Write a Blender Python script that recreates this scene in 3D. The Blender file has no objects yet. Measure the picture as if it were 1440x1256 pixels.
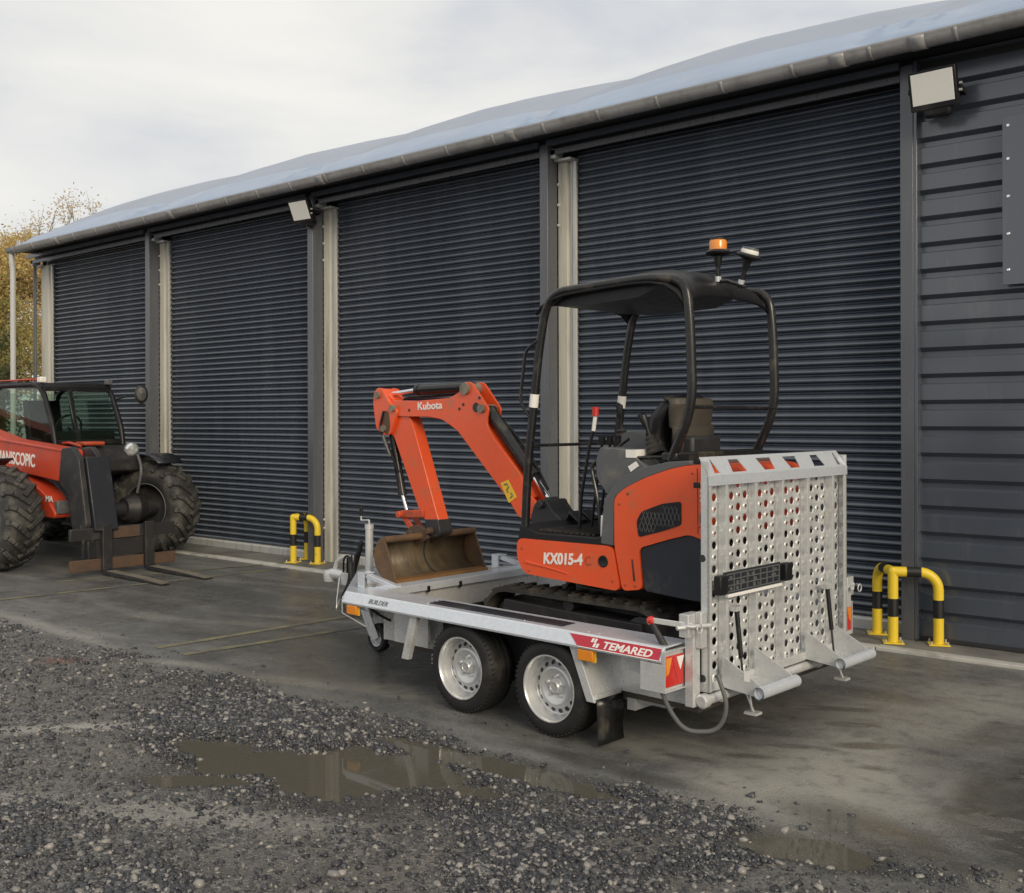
import bpy, bmesh, math, random
import numpy as np
from mathutils import Vector, Matrix
random.seed(7); rng = np.random.default_rng(7)
R = math.radians
scene = bpy.context.scene
COL = scene.collection

# ------------------------------------------------------------------ camera
YAW = math.atan2(1.0, 1.2)
cam_d = bpy.data.cameras.new('camera'); cam = bpy.data.objects.new('camera', cam_d); COL.objects.link(cam)
cam.location = (0, 0, 1.72)
cam.rotation_euler = (math.pi / 2, R(0.15), YAW)
cam_d.sensor_width = 36; cam_d.lens = 36 * 1500 / 1440
cam_d.shift_y = -39.0 / 1440
cam_d.clip_start = 0.05; cam_d.clip_end = 2000
scene.camera = cam

# ------------------------------------------------------------------ world + sun
SUN = Vector((0.83, -0.42, 0.42)).normalized()
w = bpy.data.worlds.new('World'); scene.world = w; w.use_nodes = True
nt = w.node_tree; nt.nodes.clear(); N = nt.nodes; L = nt.links
out = N.new('ShaderNodeOutputWorld'); mixs = N.new('ShaderNodeMixShader'); mixs.inputs[0].default_value = 0.90
sky = N.new('ShaderNodeTexSky'); sky.sky_type = 'NISHITA'; sky.sun_disc = False
sky.sun_elevation = math.asin(SUN.z); sky.sun_rotation = math.atan2(SUN.x, SUN.y)
sky.dust_density = 3.0
b1 = N.new('ShaderNodeBackground'); b1.inputs[1].default_value = 0.10
b2 = N.new('ShaderNodeBackground'); b2.inputs[1].default_value = 1.07
tc = N.new('ShaderNodeTexCoord'); mp = N.new('ShaderNodeMapping'); mp.inputs['Scale'].default_value = (1, 1, 3.2)
n1 = N.new('ShaderNodeTexNoise'); n1.inputs['Scale'].default_value = 3.0; n1.inputs['Detail'].default_value = 7; n1.inputs['Roughness'].default_value = 0.52; n1.inputs['Distortion'].default_value = 0.35
cr = N.new('ShaderNodeValToRGB'); cr.color_ramp.elements[0].position = 0.32; cr.color_ramp.elements[0].color = (0.64, 0.655, 0.685, 1)
cr.color_ramp.elements[1].position = 0.66; cr.color_ramp.elements[1].color = (0.92, 0.895, 0.84, 1)
e = cr.color_ramp.elements.new(0.48); e.color = (0.81, 0.80, 0.775, 1)
L.new(tc.outputs['Generated'], mp.inputs[0]); L.new(mp.outputs[0], n1.inputs['Vector']); L.new(n1.outputs['Fac'], cr.inputs[0])
L.new(cr.outputs[0], b2.inputs[0]); L.new(sky.outputs[0], b1.inputs[0])
L.new(b1.outputs[0], mixs.inputs[1]); L.new(b2.outputs[0], mixs.inputs[2]); L.new(mixs.outputs[0], out.inputs[0])
sd = bpy.data.lights.new('sun', 'SUN'); so = bpy.data.objects.new('sun', sd); COL.objects.link(so)
sd.energy = 2.0; sd.angle = R(22); sd.color = (1.0, 0.85, 0.62)
so.rotation_euler = (-SUN).to_track_quat('-Z', 'Y').to_euler(); so.location = (10, -10, 15)
scene.view_settings.view_transform = 'Standard'; scene.view_settings.look = 'None'
scene.view_settings.exposure = 0.0; scene.view_settings.gamma = 1.0

# ------------------------------------------------------------------ materials
def mat(name, col, rough=0.5, metal=0.0, var=0.15, scale=6.0, bump=0.0, bscale=60.0, dirt=0.0, dirtcol=(0.12, 0.10, 0.08),
        dscale=4.0, rvar=0.12, spec=0.5, coat=0.0, coat_r=0.1, stretch=None, spangle=False, emis=None, world=False):
    m = bpy.data.materials.new(name); m.use_nodes = True
    t = m.node_tree; n = t.nodes; l = t.links; p = n['Principled BSDF']
    c = n.new('ShaderNodeTexCoord'); src = c.outputs['Object']
    if world: src = n.new('ShaderNodeNewGeometry').outputs['Position']
    if stretch:
        mpn = n.new('ShaderNodeMapping'); mpn.inputs['Scale'].default_value = stretch; l.new(src, mpn.inputs[0]); src = mpn.outputs[0]
    if spangle:
        tx = n.new('ShaderNodeTexVoronoi'); tx.inputs['Scale'].default_value = scale; l.new(src, tx.inputs['Vector'])
        fac = n.new('ShaderNodeSeparateColor'); l.new(tx.outputs['Color'], fac.inputs[0]); fo = fac.outputs[0]
    else:
        tx = n.new('ShaderNodeTexNoise'); tx.inputs['Scale'].default_value = scale; tx.inputs['Detail'].default_value = 6; tx.inputs['Roughness'].default_value = .6
        l.new(src, tx.inputs['Vector']); fo = tx.outputs['Fac']
    mx = n.new('ShaderNodeMix'); mx.data_type = 'RGBA'
    mx.inputs['A'].default_value = tuple(max(0, v * (1 - var)) for v in col) + (1,)
    mx.inputs['B'].default_value = tuple(min(1, v * (1 + var)) for v in col) + (1,)
    l.new(fo, mx.inputs['Factor']); co = mx.outputs['Result']
    if dirt > 0:
        dn = n.new('ShaderNodeTexNoise'); dn.inputs['Scale'].default_value = dscale; dn.inputs['Detail'].default_value = 9; dn.inputs['Roughness'].default_value = .68
        l.new(src, dn.inputs['Vector'])
        rp = n.new('ShaderNodeValToRGB'); rp.color_ramp.elements[0].position = 0.62 - 0.35 * dirt; rp.color_ramp.elements[1].position = 0.85 - 0.25 * dirt
        l.new(dn.outputs['Fac'], rp.inputs[0])
        m2 = n.new('ShaderNodeMix'); m2.data_type = 'RGBA'; l.new(rp.outputs[0], m2.inputs['Factor']); l.new(co, m2.inputs['A'])
        m2.inputs['B'].default_value = tuple(dirtcol) + (1,); co = m2.outputs['Result']
    l.new(co, p.inputs['Base Color'])
    rn = n.new('ShaderNodeMapRange'); rn.inputs['To Min'].default_value = max(0.02, rough - rvar); rn.inputs['To Max'].default_value = min(1, rough + rvar)
    r2 = n.new('ShaderNodeTexNoise'); r2.inputs['Scale'].default_value = scale * 2.3 if not spangle else 9; r2.inputs['Detail'].default_value = 4; l.new(src, r2.inputs['Vector'])
    l.new(r2.outputs['Fac'], rn.inputs[0]); l.new(rn.outputs[0], p.inputs['Roughness'])
    p.inputs['Metallic'].default_value = metal; p.inputs['Specular IOR Level'].default_value = spec
    p.inputs['Coat Weight'].default_value = coat; p.inputs['Coat Roughness'].default_value = coat_r
    if bump > 0:
        bn = n.new('ShaderNodeTexNoise'); bn.inputs['Scale'].default_value = bscale; bn.inputs['Detail'].default_value = 5; l.new(src, bn.inputs['Vector'])
        bp = n.new('ShaderNodeBump'); bp.inputs['Strength'].default_value = bump; bp.inputs['Distance'].default_value = 0.01
        l.new(bn.outputs['Fac'], bp.inputs['Height']); l.new(bp.outputs[0], p.inputs['Normal'])
    if emis:
        p.inputs['Emission Color'].default_value = tuple(emis[0]) + (1,); p.inputs['Emission Strength'].default_value = emis[1]
    return m

M = {}
M['slat'] = mat('shutter_paint', (0.052, 0.065, 0.090), 0.22, var=.30, scale=.9, dirt=.42, dirtcol=(.078, .092, .118), dscale=1.1, stretch=(2.6, 1, .35), rvar=.09, spec=.7, coat=.45, coat_r=.18, world=True)
M['clad'] = mat('cladding_paint', (0.062, 0.074, 0.098), 0.22, var=.12, scale=1.4, dirt=.22, dirtcol=(.11, .118, .13), dscale=1.8, stretch=(2, 1, .5), rvar=.06, spec=.6, coat=.7, coat_r=.18, world=True)
M['post'] = mat('dark_post_paint', (0.085, 0.092, 0.110), 0.30, coat=.4, coat_r=.22, var=.15, scale=2, dirt=.2, dirtcol=(.13, .13, .135), stretch=(3, 3, .6), world=True)
M['hood'] = mat('dark_hood_paint', (0.028, 0.029, 0.033), 0.5, var=.2, scale=3)
M['column'] = mat('aged_white_steel', (0.54, 0.53, 0.475), 0.5, var=.10, scale=2.0, dirt=.35, dirtcol=(.30, .27, .21), dscale=2.2, stretch=(4, 4, .5))
M['guide'] = mat('pale_guide_steel', (0.52, 0.53, 0.52), 0.4, metal=.3, var=.12, scale=3, dirt=.3, dirtcol=(.25, .24, .21), stretch=(4, 4, .4))
M['gutter'] = mat('grey_gutter_plastic', (0.30, 0.30, 0.31), 0.28, var=.15, scale=1.5, dirt=.35, dirtcol=(.13, .125, .115), dscale=3)
M['roof'] = mat('blue_grey_roof_membrane', (0.32, 0.365, 0.46), 0.55, spec=.35, var=.12, scale=.8, bump=.25, bscale=1.7, dirt=.2, dirtcol=(.34, .36, .40), dscale=.9, stretch=(1, .5, 1))
M['roofband'] = mat('roof_edge_flap', (0.29, 0.37, 0.51), 0.40, var=.14, scale=1.1, bump=.5, bscale=2.6, dirt=.12, dirtcol=(.38, .41, .46), dscale=1.8)
M['pipe'] = mat('pale_downpipe', (0.50, 0.51, 0.52), 0.4, var=.1, scale=3)
M['apron'] = mat('apron_concrete', (0.20, 0.195, 0.18), 0.7, var=.35, scale=3, dirt=.55, dirtcol=(.07, .07, .066), dscale=1.8, bump=.3, bscale=40)
M['kerb'] = mat('pale_kerb_concrete', (0.50, 0.50, 0.47), 0.7, world=True, var=.2, scale=5, dirt=.4, dirtcol=(.20, .19, .17), dscale=3, bump=.3)
M['yline'] = mat('worn_yellow_line', (0.30, 0.265, 0.125), 0.6, var=.3, scale=4, dirt=1.0, dirtcol=(.095, .095, .092), dscale=4)
M['orange'] = mat('orange_paint', (0.76, 0.092, 0.022), 0.27, var=.10, scale=2.5, dirt=.22, dirtcol=(.40, .14, .065), dscale=9, coat=.45, coat_r=.10, rvar=.08, bump=.04, bscale=9)
M['orange_dk'] = mat('weathered_orange', (0.52, 0.075, 0.025), 0.5, var=.2, scale=8, dirt=.45, dirtcol=(.10, .06, .04), dscale=9)
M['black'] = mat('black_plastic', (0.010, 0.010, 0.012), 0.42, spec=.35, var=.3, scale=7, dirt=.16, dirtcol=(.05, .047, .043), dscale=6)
M['gloss'] = mat('black_frame_paint', (0.011, 0.011, 0.012), 0.28, var=.3, scale=6, dirt=.25, dirtcol=(.10, .085, .06), dscale=7, rvar=.1)
M['bluegrey'] = mat('dark_blue_grey_panel', (0.022, 0.025, 0.034), 0.36, spec=.4, var=.15, scale=5, dirt=.15, dirtcol=(.09, .085, .08), dscale=5)
M['grey'] = mat('mid_grey_plastic', (0.095, 0.10, 0.11), 0.5, var=.12, scale=5, dirt=.2, dirtcol=(.2, .18, .15), dscale=6)
M['rubber'] = mat('track_rubber', (0.022, 0.021, 0.020), 0.7, var=.4, scale=8, dirt=.40, dirtcol=(.085, .075, .06), dscale=5, bump=.3)
M['tyre'] = mat('tyre_rubber', (0.016, 0.016, 0.017), 0.6, spec=.35, var=.25, scale=7, dirt=.22, dirtcol=(.065, .06, .053), dscale=6, bump=.15)
M['tractor_tyre'] = mat('muddy_tyre_rubber', (0.034, 0.034, 0.035), 0.7, var=.35, scale=5, dirt=.42, dirtcol=(.13, .125, .11), dscale=5, bump=.4, bscale=35)
M['galv'] = mat('galvanised_steel', (0.61, 0.625, 0.635), 0.28, metal=.36, var=.045, scale=70, spangle=True, dirt=.12, dirtcol=(.38, .37, .34), dscale=5, rvar=.10)
M['galv_rail'] = mat('galvanised_rail', (0.64, 0.685, 0.75), 0.22, metal=.34, var=.04, scale=55, spangle=True, dirt=.08, dirtcol=(.42, .42, .42), dscale=4, rvar=.1)
M['alu'] = mat('silver_wheel_paint', (0.60, 0.61, 0.62), 0.30, metal=.5, var=.07, scale=9, dirt=.14, dirtcol=(.30, .28, .25), dscale=6)
M['chrome'] = mat('chrome_rod', (0.80, 0.81, 0.82), 0.12, metal=1.0, var=.05, rvar=.04)
M['rust'] = mat('rusty_bucket_steel', (0.105, 0.068, 0.042), 0.68, var=.5, scale=9, dirt=.5, dirtcol=(.17, .088, .036), dscale=5.5, bump=.35, bscale=30, rvar=.15)
M['rust_in'] = mat('scoured_bucket_steel', (0.10, 0.078, 0.055), 0.52, var=.55, scale=7, dirt=.55, dirtcol=(.20, .15, .085), dscale=9, bump=.3, bscale=25, rvar=.2, metal=.2, stretch=(1, 1.6, .5))
M['rust_edge'] = mat('orange_rust_edge', (0.20, 0.10, 0.035), 0.6, var=.45, scale=8, dirt=.4, dirtcol=(.16, .09, .04), dscale=6)
M['brown'] = mat('worn_brown_steel', (0.095, 0.056, 0.036), 0.7, var=.4, scale=7, dirt=.45, dirtcol=(.05, .045, .04), dscale=6, bump=.25)
M['darksteel'] = mat('dark_grimy_steel', (0.022, 0.022, 0.025), 0.5, var=.35, scale=6, dirt=.3, dirtcol=(.065, .058, .048), dscale=6)
M['forksteel'] = mat('worn_fork_steel', (0.26, 0.235, 0.19), 0.5, metal=.35, var=.3, scale=7, dirt=.4, dirtcol=(.11, .09, .06), dscale=5)
M['yellow'] = mat('safety_yellow', (0.78, 0.56, 0.035), 0.38, var=.06, scale=5, dirt=.14, dirtcol=(.42, .30, .06), dscale=7)
M['bblack'] = mat('safety_black_band', (0.015, 0.015, 0.016), 0.4, var=.2)
M['red'] = mat('red_machine_paint', (0.50, 0.055, 0.022), 0.42, var=.12, scale=4, dirt=.25, dirtcol=(.22, .06, .035), dscale=6)
M['redlens'] = mat('red_lens', (0.58, 0.025, 0.018), 0.18, var=.1, spec=.6, coat=.6)
M['amber'] = mat('amber_lens', (0.78, 0.26, 0.02), 0.2, var=.15, scale=14, spec=.6, coat=.5)
M['white'] = mat('white_vinyl', (0.80, 0.79, 0.76), 0.45, var=.05)
M['redvinyl'] = mat('red_vinyl', (0.46, 0.022, 0.045), 0.35, var=.06)
M['yellowvinyl'] = mat('yellow_vinyl', (0.80, 0.50, 0.03), 0.4, var=.06)
M['ink'] = mat('grey_ink', (0.13, 0.14, 0.15), 0.5)
M['lamp'] = mat('floodlight_glass', (0.80, 0.80, 0.77), 0.16, var=.06, scale=60, spec=.5)
M['headlamp'] = mat('clear_headlamp', (0.75, 0.77, 0.78), 0.08, metal=.7, var=.15, scale=20)
M['seatback'] = mat('dusty_seat_shell', (0.060, 0.052, 0.039), 0.55, var=.35, scale=6, dirt=.45, dirtcol=(.035, .032, .03), dscale=7)
M['hose'] = mat('grey_hose', (0.10, 0.105, 0.11), 0.5)
M['wood'] = mat('trailer_deck_ply', (0.050, 0.042, 0.036), 0.6, var=.3, scale=6, bump=.2)
M['bark'] = mat('bark', (0.10, 0.08, 0.06), 0.85, var=.4, scale=9, bump=.5)

def glass(name, tint):
    m = bpy.data.materials.new(name); m.use_nodes = True; p = m.node_tree.nodes['Principled BSDF']
    p.inputs['Base Color'].default_value = tuple(tint) + (1,); p.inputs['Roughness'].default_value = 0.02
    p.inputs['Transmission Weight'].default_value = 1.0; p.inputs['IOR'].default_value = 1.25
    return m
M['glass'] = glass('tinted_cab_glass', (0.62, 0.74, 0.66))

def leafmat(name, c1, c2, c3):
    m = bpy.data.materials.new(name); m.use_nodes = True; t = m.node_tree; n = t.nodes; l = t.links; p = n['Principled BSDF']
    g = n.new('ShaderNodeNewGeometry'); rp = n.new('ShaderNodeValToRGB')
    rp.color_ramp.elements[0].color = tuple(c1) + (1,); rp.color_ramp.elements[1].color = tuple(c3) + (1,)
    ee = rp.color_ramp.elements.new(.5); ee.color = tuple(c2) + (1,)
    l.new(g.outputs['Random Per Island'], rp.inputs[0]); l.new(rp.outputs[0], p.inputs['Base Color'])
    p.inputs['Roughness'].default_value = .7; p.inputs['Subsurface Weight'].default_value = 0
    tr = n.new('ShaderNodeBsdfTranslucent'); l.new(rp.outputs[0], tr.inputs[0]); ms = n.new('ShaderNodeMixShader'); ms.inputs[0].default_value = .35
    l.new(p.outputs[0], ms.inputs[1]); l.new(tr.outputs[0], ms.inputs[2]); l.new(ms.outputs[0], n['Material Output'].inputs[0])
    return m
M['leaf_gold'] = leafmat('golden_leaves', (.52, .39, .15), (.62, .49, .20), (.52, .35, .15))
M['leaf_olive'] = leafmat('olive_leaves', (.24, .24, .08), (.40, .35, .12), (.52, .41, .15))
M['leaf_green'] = leafmat('dark_green_leaves', (.035, .055, .02), (.07, .085, .03), (.14, .13, .045))
M['leaf_pale'] = leafmat('pale_twig_leaves', (.52, .44, .29), (.60, .50, .31), (.46, .37, .25))

# ------------------------------------------------------------------ mesh helpers
def fillet(pts, r, seg=5):
    pts = [Vector(p) for p in pts]; o = [pts[0]]
    for i in range(1, len(pts) - 1):
        a, b, c = pts[i - 1], pts[i], pts[i + 1]
        d1 = (a - b); d2 = (c - b); k = min(r, d1.length * .48, d2.length * .48)
        p1 = b + d1.normalized() * k; p2 = b + d2.normalized() * k
        for s in range(seg + 1):
            t = s / seg; o.append(p1 * (1 - t) ** 2 + b * 2 * t * (1 - t) + p2 * t * t)
    o.append(pts[-1]); return o

class MB:
    def __init__(s): s.v = []; s.f = []; s.mi = []; s.cm = 0
    def add(s, vs, fs):
        b = len(s.v); s.v += [tuple(v) for v in vs]; s.f += [tuple(b + i for i in f) for f in fs]; s.mi += [s.cm] * len(fs); return s
    def box(s, x0, x1, y0, y1, z0, z1):
        return s.add([(x0, y0, z0), (x1, y0, z0), (x1, y1, z0), (x0, y1, z0), (x0, y0, z1), (x1, y0, z1), (x1, y1, z1), (x0, y1, z1)],
                     [(3, 2, 1, 0), (4, 5, 6, 7), (0, 1, 5, 4), (1, 2, 6, 5), (2, 3, 7, 6), (3, 0, 4, 7)])
    def prism(s, poly, axis, a, b):
        n = len(poly)
        def P(p, t):
            if axis == 'y': return (p[0], t, p[1])
            if axis == 'x': return (t, p[0], p[1])
            return (p[0], p[1], t)
        vs = [P(p, a) for p in poly] + [P(p, b) for p in poly]
        fs = [tuple(range(n)), tuple(range(2 * n - 1, n - 1, -1))] + [(i, n + i, n + (i + 1) % n, (i + 1) % n) for i in range(n)]
        return s.add(vs, fs)
    def bar(s, p, q, w, h, up=(0, 0, 1)):
        p, q, up = Vector(p), Vector(q), Vector(up); d = (q - p).normalized(); sd = d.cross(up)
        if sd.length < 1e-4: sd = d.cross(Vector((1, 0, 0)))
        sd.normalize(); u = sd.cross(d); vs = []
        for c in (p, q):
            for a, b in ((-1, -1), (1, -1), (1, 1), (-1, 1)): vs.append(c + sd * a * w / 2 + u * b * h / 2)
        return s.add(vs, [(3, 2, 1, 0), (4, 5, 6, 7), (0, 1, 5, 4), (1, 2, 6, 5), (2, 3, 7, 6), (3, 0, 4, 7)])
    def tube(s, pts, r, n=10, cap=True):
        pts = [Vector(p) for p in pts]; m = len(pts); rs = r if isinstance(r, (list, tuple)) else [r] * m
        t0 = (pts[1] - pts[0]).normalized(); u = t0.cross(Vector((0, 0, 1)))
        if u.length < 1e-3: u = t0.cross(Vector((0, 1, 0)))
        u.normalize(); vs = []
        for i, p in enumerate(pts):
            t = (pts[min(i + 1, m - 1)] - pts[max(i - 1, 0)]).normalized()
            u = (u - t * u.dot(t)).normalized(); v = t.cross(u)
            for k in range(n):
                a = 2 * math.pi * k / n; vs.append(p + (u * math.cos(a) + v * math.sin(a)) * rs[i])
        fs = [(i * n + k, i * n + (k + 1) % n, (i + 1) * n + (k + 1) % n, (i + 1) * n + k) for i in range(m - 1) for k in range(n)]
        if cap: fs += [tuple(range(n - 1, -1, -1)), tuple((m - 1) * n + k for k in range(n))]
        return s.add(vs, fs)
    def cyl(s, p, q, r, r2=None, n=14): return s.tube([p, q], [r, r if r2 is None else r2], n)
    def lathe(s, prof, o, axis=(0, 0, 1), n=32):
        ax = Vector(axis).normalized(); u = ax.cross(Vector((0, 0, 1)))
        if u.length < 1e-3: u = Vector((1, 0, 0))
        u.normalize(); v = ax.cross(u); o = Vector(o); vs = []
        for r, h in prof:
            for k in range(n):
                a = 2 * math.pi * k / n; vs.append(o + ax * h + (u * math.cos(a) + v * math.sin(a)) * max(r, 1e-4))
        fs = [(i * n + k, i * n + (k + 1) % n, (i + 1) * n + (k + 1) % n, (i + 1) * n + k) for i in range(len(prof) - 1) for k in range(n)]
        return s.add(vs, fs)
    def quad(s, a, b, c, d): return s.add([a, b, c, d], [(0, 1, 2, 3)])
    def build(s, name, m, parent=None, off=None, smooth=True, bevel=0, ang=35, solid=0, seg=2):
        me = bpy.data.meshes.new(name); vs = s.v
        if off is not None: vs = [(v[0] - off[0], v[1] - off[1], v[2] - off[2]) for v in vs]
        me.from_pydata(vs, [], s.f); me.update()
        for k in (m if isinstance(m, (list, tuple)) else [m]): me.materials.append(k)
        if isinstance(m, (list, tuple)): me.polygons.foreach_set('material_index', s.mi)
        if smooth:
            me.polygons.foreach_set('use_smooth', [True] * len(me.polygons)); me.set_sharp_from_angle(angle=R(ang))
        o = bpy.data.objects.new(name, me); COL.objects.link(o)
        if parent is not None: o.parent = parent
        if solid:
            md = o.modifiers.new('solid', 'SOLIDIFY'); md.thickness = solid; md.offset = 0
        if bevel:
            md = o.modifiers.new('bevel', 'BEVEL'); md.width = bevel; md.segments = seg; md.limit_method = 'ANGLE'; md.angle_limit = R(40)
            md.harden_normals = False
        return o

def empty(name, loc, rz=0, label=None, cat=None, group=None):
    o = bpy.data.objects.new(name, None); COL.objects.link(o); o.location = loc; o.rotation_euler = (0, 0, rz); o.empty_display_size = .2
    tag(o, label, cat, group); return o
def tag(o, label=None, cat=None, group=None, kind=None):
    if label: o['label'] = label
    if cat: o['category'] = cat
    if group: o['group'] = group
    if kind: o['kind'] = kind
    return o
def link_copy(o, parent, loc=None, name=None):
    c = o.copy(); COL.objects.link(c); c.parent = parent
    if loc is not None: c.location = loc
    return c
def text(body, name, m, parent, origin, xdir, updir, size, off=(0, 0, 0), thick=.0015, sx=1.0, shear=0.0, bold=0.0, track=1.0):
    cu = bpy.data.curves.new(name, 'FONT'); cu.body = body; cu.size = size; cu.extrude = thick; cu.shear = shear; cu.offset = bold; cu.space_character = track
    t = bpy.data.objects.new(name, cu); COL.objects.link(t); bpy.context.view_layer.update()
    me = bpy.data.meshes.new_from_object(t.evaluated_get(bpy.context.evaluated_depsgraph_get())); bpy.data.objects.remove(t); bpy.data.curves.remove(cu)
    X = Vector(xdir).normalized(); Y = Vector(updir); Y = (Y - X * Y.dot(X)).normalized(); Z = X.cross(Y)
    o_ = Vector(origin) - Vector(off)
    for v in me.vertices: v.co = o_ + X * v.co.x * sx + Y * v.co.y + Z * v.co.z
    me.materials.clear(); me.materials.append(m)
    o = bpy.data.objects.new(name, me); COL.objects.link(o); o.parent = parent; return o

# value noise in python for the ground relief
def vnoise(x, y, sc, seed):
    g = np.random.default_rng(seed).random((128, 128)); X = x / sc; Y = y / sc
    xi = np.floor(X).astype(int); yi = np.floor(Y).astype(int); fx = X - xi; fy = Y - yi
    fx = fx * fx * (3 - 2 * fx); fy = fy * fy * (3 - 2 * fy)
    q = lambda a, b: g[a % 128, b % 128]
    return (q(xi, yi) * (1 - fx) + q(xi + 1, yi) * fx) * (1 - fy) + (q(xi, yi + 1) * (1 - fx) + q(xi + 1, yi + 1) * fx) * fy
def fbm(x, y, sc, seed, o=4):
    s = 0; a = 1; tot = 0
    for i in range(o): s = s + a * vnoise(x, y, sc / 2 ** i, seed + i); tot += a; a *= .5
    return s / tot
def sst(a, b, x): t = np.clip((x - a) / (b - a), 0, 1); return t * t * (3 - 2 * t)
def blob(x, y, cx, cy, rx, ry, rot=0.0):
    c, s = math.cos(rot), math.sin(rot); dx = x - cx; dy = y - cy
    return np.sqrt(((dx * c + dy * s) / rx) ** 2 + ((-dx * s + dy * c) / ry) ** 2)

# ------------------------------------------------------------------ ground
WATER = -0.014
BASINS = [(-4.02, 3.44, .72, .37, .35), (-4.85, 3.27, .30, .17, .4), (-3.55, 4.03, .70, .13, .03), (-1.80, 4.02, .34, .13, .1),
          (-2.95, 4.03, .35, .06, -.1), (-4.35, 3.0, .30, .10, .6)]
def edge_y(x): return 4.12 + .10 * (fbm(x, x * 0, 1.1, 91, 3) - .5) * 2
def fields(x, y):
    n1 = fbm(x, y, 1.2, 11); n2 = fbm(x, y, .35, 23); n3 = fbm(x, y, .13, 37)
    g = 1 - sst(-.22, .20, (y - edge_y(x)) + (n2 - .5) * .30 + (n1 - .5) * .25)           # 1 = loose ground, 0 = tarmac
    g = g * (1 - sst(-2.6, -1.3, x + (n1 - .5) * 1.0) * .75)            # it thins out to the right
    far = 1 - sst(8, 30, np.hypot(x + 5, y - 4)); 
    basin = 0 * x
    for cx, cy, rx, ry, ro in BASINS: basin = np.maximum(basin, 1 - sst(.35, 1.45, blob(x, y, cx, cy, rx, ry, ro) + (n2 - .5) * 1.1 + (n3 - .5) * .35))
    heap = g * (n1 - .42) * .042 + g * (n2 - .5) * .018 + g * (n3 - .5) * .012 + g * .006
    z = (heap * (1 - basin) - .034 * basin) * far
    z = z + (1 - g) * (n2 - .5) * .002 * far
    return z, g, basin, n1, n2, n3
def axis_lines(lo, hi, st, outer):
    d = list(np.arange(lo, hi + 1e-6, st)); return np.array(sorted([v for v in outer if v < lo - .01 or v > hi + .01] + d))
xs = axis_lines(-11.5, 0.4, .03, [-600, -300, -150, -80, -50, -35, -28, -23, -20, -18, -16, -15, -14, -13, -12.5, -12, 1, 1.6, 2.5, 4, 7, 12, 25, 60, 150, 400])
ys = axis_lines(1.2, 7.9, .03, [-600, -250, -100, -40, -20, -10, -5, -2, -.5, .4, .9, 8.2, 8.6, 9.5, 11, 14, 18, 25, 40, 80, 160, 400, 700])
GX, GY = np.meshgrid(xs, ys, indexing='ij')
z, g, basin, a1, a2, a3 = fields(GX, GY)
nx, ny = GX.shape
idx = np.arange(nx * ny).reshape(nx, ny)
faces = np.stack([idx[:-1, :-1], idx[1:, :-1], idx[1:, 1:], idx[:-1, 1:]], -1).reshape(-1, 4)
me = bpy.data.meshes.new('ground'); me.vertices.add(nx * ny)
me.vertices.foreach_set('co', np.stack([GX, GY, z], -1).astype(np.float32).ravel())
me.loops.add(faces.size); me.loops.foreach_set('vertex_index', faces.astype(np.int32).ravel())
me.polygons.add(len(faces)); me.polygons.foreach_set('loop_start', np.arange(0, faces.size, 4, dtype=np.int32)); me.polygons.foreach_set('loop_total', np.full(len(faces), 4, np.int32))
me.update(calc_edges=True); me.polygons.foreach_set('use_smooth', np.ones(len(faces), bool))
# stains: wet patches, pale dried silt, red brick dust (each with its own outline on the ground)
wet = np.zeros_like(GX)
for cx, cy, rx, ry, ro, s in [(-1.10, 5.3, .75, 2.0, .05, 1), (-1.62, 4.35, .75, .32, -.35, .9), (-3.1, 4.35, .9, .13, -.05, .8), (-5.2, 5.0, 1.6, .8, .3, .5), (-2.36, 5.82, .16, .05, .5, .9), (-2.16, 5.48, .2, .06, .6, .9),
                              (-2.53, 4.95, .22, .07, .4, .9), (-2.46, 5.23, .18, .05, .5, .9), (-2.6, 6.05, .25, .05, .5, .8), (-2.0, 5.15, .12, .05, .4, .7), (-2.75, 4.72, .2, .06, .2, .8), (-2.3, 5.3, .08, .04, 0, .8),
                              (-2.85, 5.35, .45, .12, .3, .7), (-2.7, 6.5, .7, .2, .2, .5), (-6.8, 5.4, 1.8, .5, .1, .5), (-9.0, 6.1, 2.2, 1.2, .2, .45), (-3.6, 4.55, .8, .2, 0, .6)]:
    wet = np.maximum(wet, s * (1 - sst(.35, 1.25, blob(GX, GY, cx, cy, rx, ry, ro) + (a2 - .5) * 1.3 + (a1 - .5) * .9)))
for cx, cy, rx, ry, ro in BASINS: wet = np.maximum(wet, 1 - sst(.9, 1.7, blob(GX, GY, cx, cy, rx, ry, ro) + (a2 - .5) * .7))
pale = np.zeros_like(GX)
for cx, cy, rx, ry, ro, s in [(-2.1, 4.85, .75, .95, .0, .9), (-1.75, 6.6, .8, 1.1, .1, .6), (-3.0, 4.75, .8, .25, .2, .5), (-1.12, 4.12, .14, .30, .2, 1.0), (-5.8, 2.85, .5, .10, .9, .85), (-6.5, 4.3, .55, .10, .25, .6), (-5.6, 4.45, .7, .12, .2, .6), (-3.6, 4.5, .55, .2, .1, .45), (-7.6, 5.4, 1.1, .10, .35, .5),
                              (-8.2, 4.3, 1.2, .10, -.05, .5), (-2.2, 6.2, .6, .9, 0, .5), (-4.9, 4.7, .5, .16, .2, .5), (-7.0, 6.0, 1.4, .07, .3, .4), (-8.8, 7.0, 1.8, .08, .2, .35), (-4.2, 2.55, .9, .16, .5, .5)]:
    pale = np.maximum(pale, s * (1 - sst(.3, 1.25, blob(GX, GY, cx, cy, rx, ry, ro) + (a2 - .5) * 1.3)))
redd = (1 - sst(.3, 1.1, blob(GX, GY, -7.33, 3.80, .26, .13, .5) + (a2 - .5) * .8))
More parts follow.
